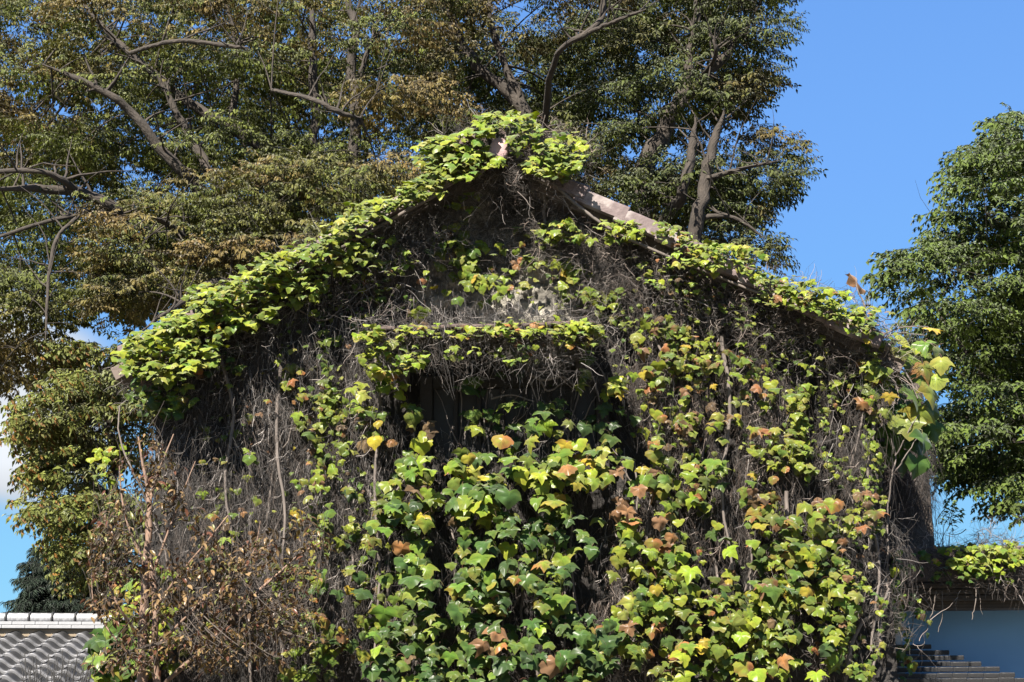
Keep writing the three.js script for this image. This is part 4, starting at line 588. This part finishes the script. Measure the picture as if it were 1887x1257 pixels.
// ---------------------------------------------------------------- reddish shrub before the left corner
{
  const R = rng(501), Z = 0.75, o0 = atZ(272, 1257, Z), org = V(o0.x, 0, Z), t = thing('red_leaved_shrub', 'tall shrub with pinkish smooth trunks and dark bronze leaves before the left corner', 'shrub', [org.x, 0, org.z]);
  const P = (x, y, dz = 0) => atZ(x, y, Z + dz).sub(org), pm = (10 - Z) / FOCAL, joints = [];
  const limbs = [
    [[262, 1262, 11], [262, 1180, 10], [266, 1110, 9], [268, 1040, 8], [276, 965, 7], [272, 900, 5], [262, 850, 3], [255, 805, 2]], [[290, 1262, 9], [284, 1200, 8], [287, 1120, 8], [280, 1060, 7], [274, 1010, 6], [272, 960, 5], [282, 900, 4], [300, 850, 2.5], [320, 800, 1.5]],
    [[300, 1262, 8, -0.2], [380, 1190, 6, -0.1], [430, 1140, 5.5, 0], [470, 1095, 5, 0], [510, 1060, 4], [555, 1020, 3], [590, 1000, 1.5]], [[287, 1120, 5], [330, 1060, 4, 0.1], [380, 1000, 3, 0.2], [420, 950, 2, 0.2]], [[268, 1040, 5], [240, 980, 4], [225, 920, 3], [220, 860, 2]], [[262, 1180, 5], [220, 1120, 4, 0.2], [195, 1060, 3, 0.2], [185, 1000, 2, 0.2]], [[280, 1060, 5], [310, 980, 3.5], [340, 900, 2.5], [360, 850, 1.5]], [[430, 1140, 4], [440, 1070, 3], [470, 1010, 2], [480, 960, 1.5]], [[290, 1190, 5, 0.2], [350, 1130, 4, 0.3], [400, 1080, 3, 0.3], [450, 1040, 2, 0.3]], [[262, 1230, 4, 0.2], [215, 1180, 3, 0.3], [175, 1120, 2.4, 0.3], [168, 1060, 1.6, 0.3]],
  ];
  const tw = new MB();
  limbs.forEach((l, li) => {
    const cv = new THREE.CatmullRomCurve3(l.map(p => P(p[0], p[1], p[3] ?? 0))), N = l.length * 5, pts = [], rad = [];
    for (let k = 0; k <= N; k++) { const f = k / N, p = cv.getPoint(f), i = Math.min(l.length - 2, Math.floor(f * (l.length - 1))), r = lerp(l[i][2], l[i + 1][2], f * (l.length - 1) - i) * pm * (li < 2 ? 0.85 : 0.6) * (0.92 + 0.16 * noise(k, li, 7)); pts.push([p.x, p.y, p.z]); rad.push(r); if (f > 0.15) joints.push({ p, r }); }
    if (li < 3) { const a = pts[0]; pts.unshift([a[0] * 0.6, -0.05, a[2] * 0.6]); rad.unshift(rad[0] * 1.3); }
    part(li < 3 ? 'trunk' : 'branch', new MB().tube(pts, rad, 8).geo(), M.smoothBark, t);
  });
  const one = new MB(); { const L = 1, w = 0.22; const p = [[0, 0, 0], [0.3, 0.05, w * 0.85], [0.65, 0.02, w * 0.8], [1, -0.22, 0], [0.65, 0.02, -w * 0.8], [0.3, 0.05, -w * 0.85], [0.3, -0.03, 0], [0.65, -0.06, 0]]; const g = new THREE.BufferGeometry(); g.setAttribute('position', new THREE.Float32BufferAttribute(p.flat(), 3)); g.setIndex([0, 1, 6, 1, 2, 7, 1, 7, 6, 2, 3, 7, 0, 6, 5, 6, 7, 5, 7, 4, 5, 7, 3, 4]); g.computeVertexNormals(); one.add(g); }
  const lg = one.geo(), pal = [[0.050, 0.025, 0.007], [0.075, 0.040, 0.007], [0.032, 0.020, 0.007], [0.10, 0.062, 0.009], [0.078, 0.025, 0.009], [0.10, 0.10, 0.022], [0.19, 0.12, 0.05]], mats = pal.map(c => leafMaterial({ color: C(...c), clearcoat: 0.35, transmission: 0.28 })), list = [];
  const area = (x, y) => y > 790 && ((x > 165 && x < 420 && y > 1260 - 480 * (1 - Math.abs(x - 270) / 260)) || (x >= 380 && x < 600 && y > 985 - (x - 380) * 0.05 + Math.abs(x - 560) * 0.1));
  const all = [], tips = joints.slice();
  for (let k = 0; k < 760; k++) {
    const x = 165 + R() * 430, y = 800 + R() * 460; if (!area(x, y) || fbm(x / 50, y / 40, 5, 2) < 0.40) continue;
    const b = P(x, y, R() < 0.35 ? 0.1 + R() * 0.4 : (R() - 0.5) * 0.9); let best = tips[0], bd = 1e9; for (const j of joints) { const d = j.p.distanceToSquared(b) + (j.p.y > b.y ? 0.3 : 0); if (d < bd) { bd = d; best = j; } }
    const a = best.p, L = a.distanceTo(b), m = a.clone().lerp(b, 0.5).add(V((R() - 0.5) * 0.2 * L, 0.02, (R() - 0.5) * 0.3 * L)), cv = new THREE.QuadraticBezierCurve3(a, m, b.add(V(0, L * 0.2, 0)));
    tw.tube(cv.getPoints(6).map(v => [v.x, v.y, v.z]), Math.min(best.r * 0.6, 0.002 + L * 0.004), 4);
    const tip = cv.getPoint(1), n = 7 + Math.floor(R() * 7);
    for (let q = 0; q < n; q++) { const f = 0.45 + 0.55 * R(), p = cv.getPoint(f).add(V((R() - 0.5) * 0.12, (R() - 0.5) * 0.10, (R() - 0.5) * 0.12)), s = 0.032 + R() * 0.032; all.push({ m: new THREE.Matrix4().compose(p, new THREE.Quaternion().setFromEuler(new THREE.Euler((R() - 0.5) * 1.2, R() * 6.28, -0.3 - R() * 0.9 + 0.4 * R(), 'YXZ')), V(s, s, s)), s, z: p.z, c: Math.floor(Math.pow(R(), 1.3) * pal.length) }); }
    const e = tip.clone().add(V((R() - 0.5) * 0.2, 0.12 + R() * 0.16, (R() - 0.5) * 0.1)); tw.tube([[tip.x, tip.y, tip.z], [(tip.x + e.x) / 2 + 0.01, (tip.y + e.y) / 2, (tip.z + e.z) / 2], [e.x, e.y, e.z]], 0.0022, 3);
  }
  all.sort((a, b) => (b.s + b.z * 0.03) - (a.s + a.z * 0.03)); const rest = new MB();
  all.forEach((l, k) => { if (k < 300) { const m = part('leaf', lg, mats[l.c], t); l.m.decompose(m.position, m.quaternion, m.scale); } else rest.add(lg, l.m, pal[l.c]); });
  part('leaves', rest.geo(), leafMaterial({ clearcoat: 0.35, transmission: 0.28 }), t, { kind: 'stuff' }); part('twigs', tw.geo(), std({ color: C(0.05, 0.038, 0.03), roughness: 0.8 }), t, { kind: 'stuff' }); console.log('shrub leaves', all.length);
}
// ---------------------------------------------------------------- bare twiggy bush before the grey roof, weed on the annex
{
  const R = rng(511), Z = 0.3, o0 = atZ(110, 1300, Z), b = thing('bare_bush', 'leafless twiggy bush before the grey tiled roof at lower left', 'bush', [o0.x, 0, Z]), org = V(o0.x, 0, Z), mb = new MB();
  for (let k = 0; k < 46; k++) { const x = 40 + R() * 140, top = 1190 + R() * 60 + Math.abs(x - 110) * 0.2, e = atZ(x, top, Z + (R() - 0.5) * 0.4).sub(org), a = V((R() - 0.5) * 0.12, 0, (R() - 0.5) * 0.12), m = V(e.x * 0.45 + (R() - 0.5) * 0.1, e.y * 0.7, e.z * 0.5); const P = new THREE.QuadraticBezierCurve3(a, m, e).getPoints(10).map((v, i) => [v.x + (R() - 0.5) * 0.02, v.y, v.z + (R() - 0.5) * 0.02]); mb.tube(P, 0.006, 4); for (let s = 0; s < 4; s++) { const q = P[6 + s]; mb.tube([q, [q[0] + (R() - 0.5) * 0.12, q[1] + 0.08, q[2] + (R() - 0.5) * 0.08], [q[0] + (R() - 0.5) * 0.2, q[1] + 0.15, q[2] + (R() - 0.5) * 0.1]], 0.0022, 3); } }
  part('twigs', mb.geo(), M.twig, b, { kind: 'stuff' });
  const w0 = fac(1738, 1000, -1.2), w = thing('weed', 'small thin weed sprouting on top of the annex roof', 'weed', [0, 0, 0], YAW), wm = new MB(), lf = new MB(), g = sprayGeo({ len: 0.2, n: 9, leaf: 0.05, wide: 0.4, droop: -0.2, loose: 1 }, 3);
  for (let k = 0; k < 7; k++) { const e = fac(1715 + k * 8 + R() * 6, 955 + R() * 26, -1.2 + (R() - 0.5) * 0.2); wm.tube([[w0.x + (R() - 0.5) * 0.1, w0.y - 0.05, -1.2], [(w0.x + e.x) / 2, (w0.y + e.y) / 2 + 0.02, -1.2], [e.x, e.y, e.z]], 0.003, 3); const s = fac(1725 + k * 5, 985 - R() * 20, -1.2); lf.add(g, new THREE.Matrix4().makeRotationZ(0.5 + R()).setPosition(s.x, s.y, s.z)); }
  part('stem', wm.geo(), M.twig, w); part('leaves', lf.geo(), leafMaterial({ color: C(0.08, 0.12, 0.03) }), w, { kind: 'stuff' });
}
renderer.render(scene, camera);
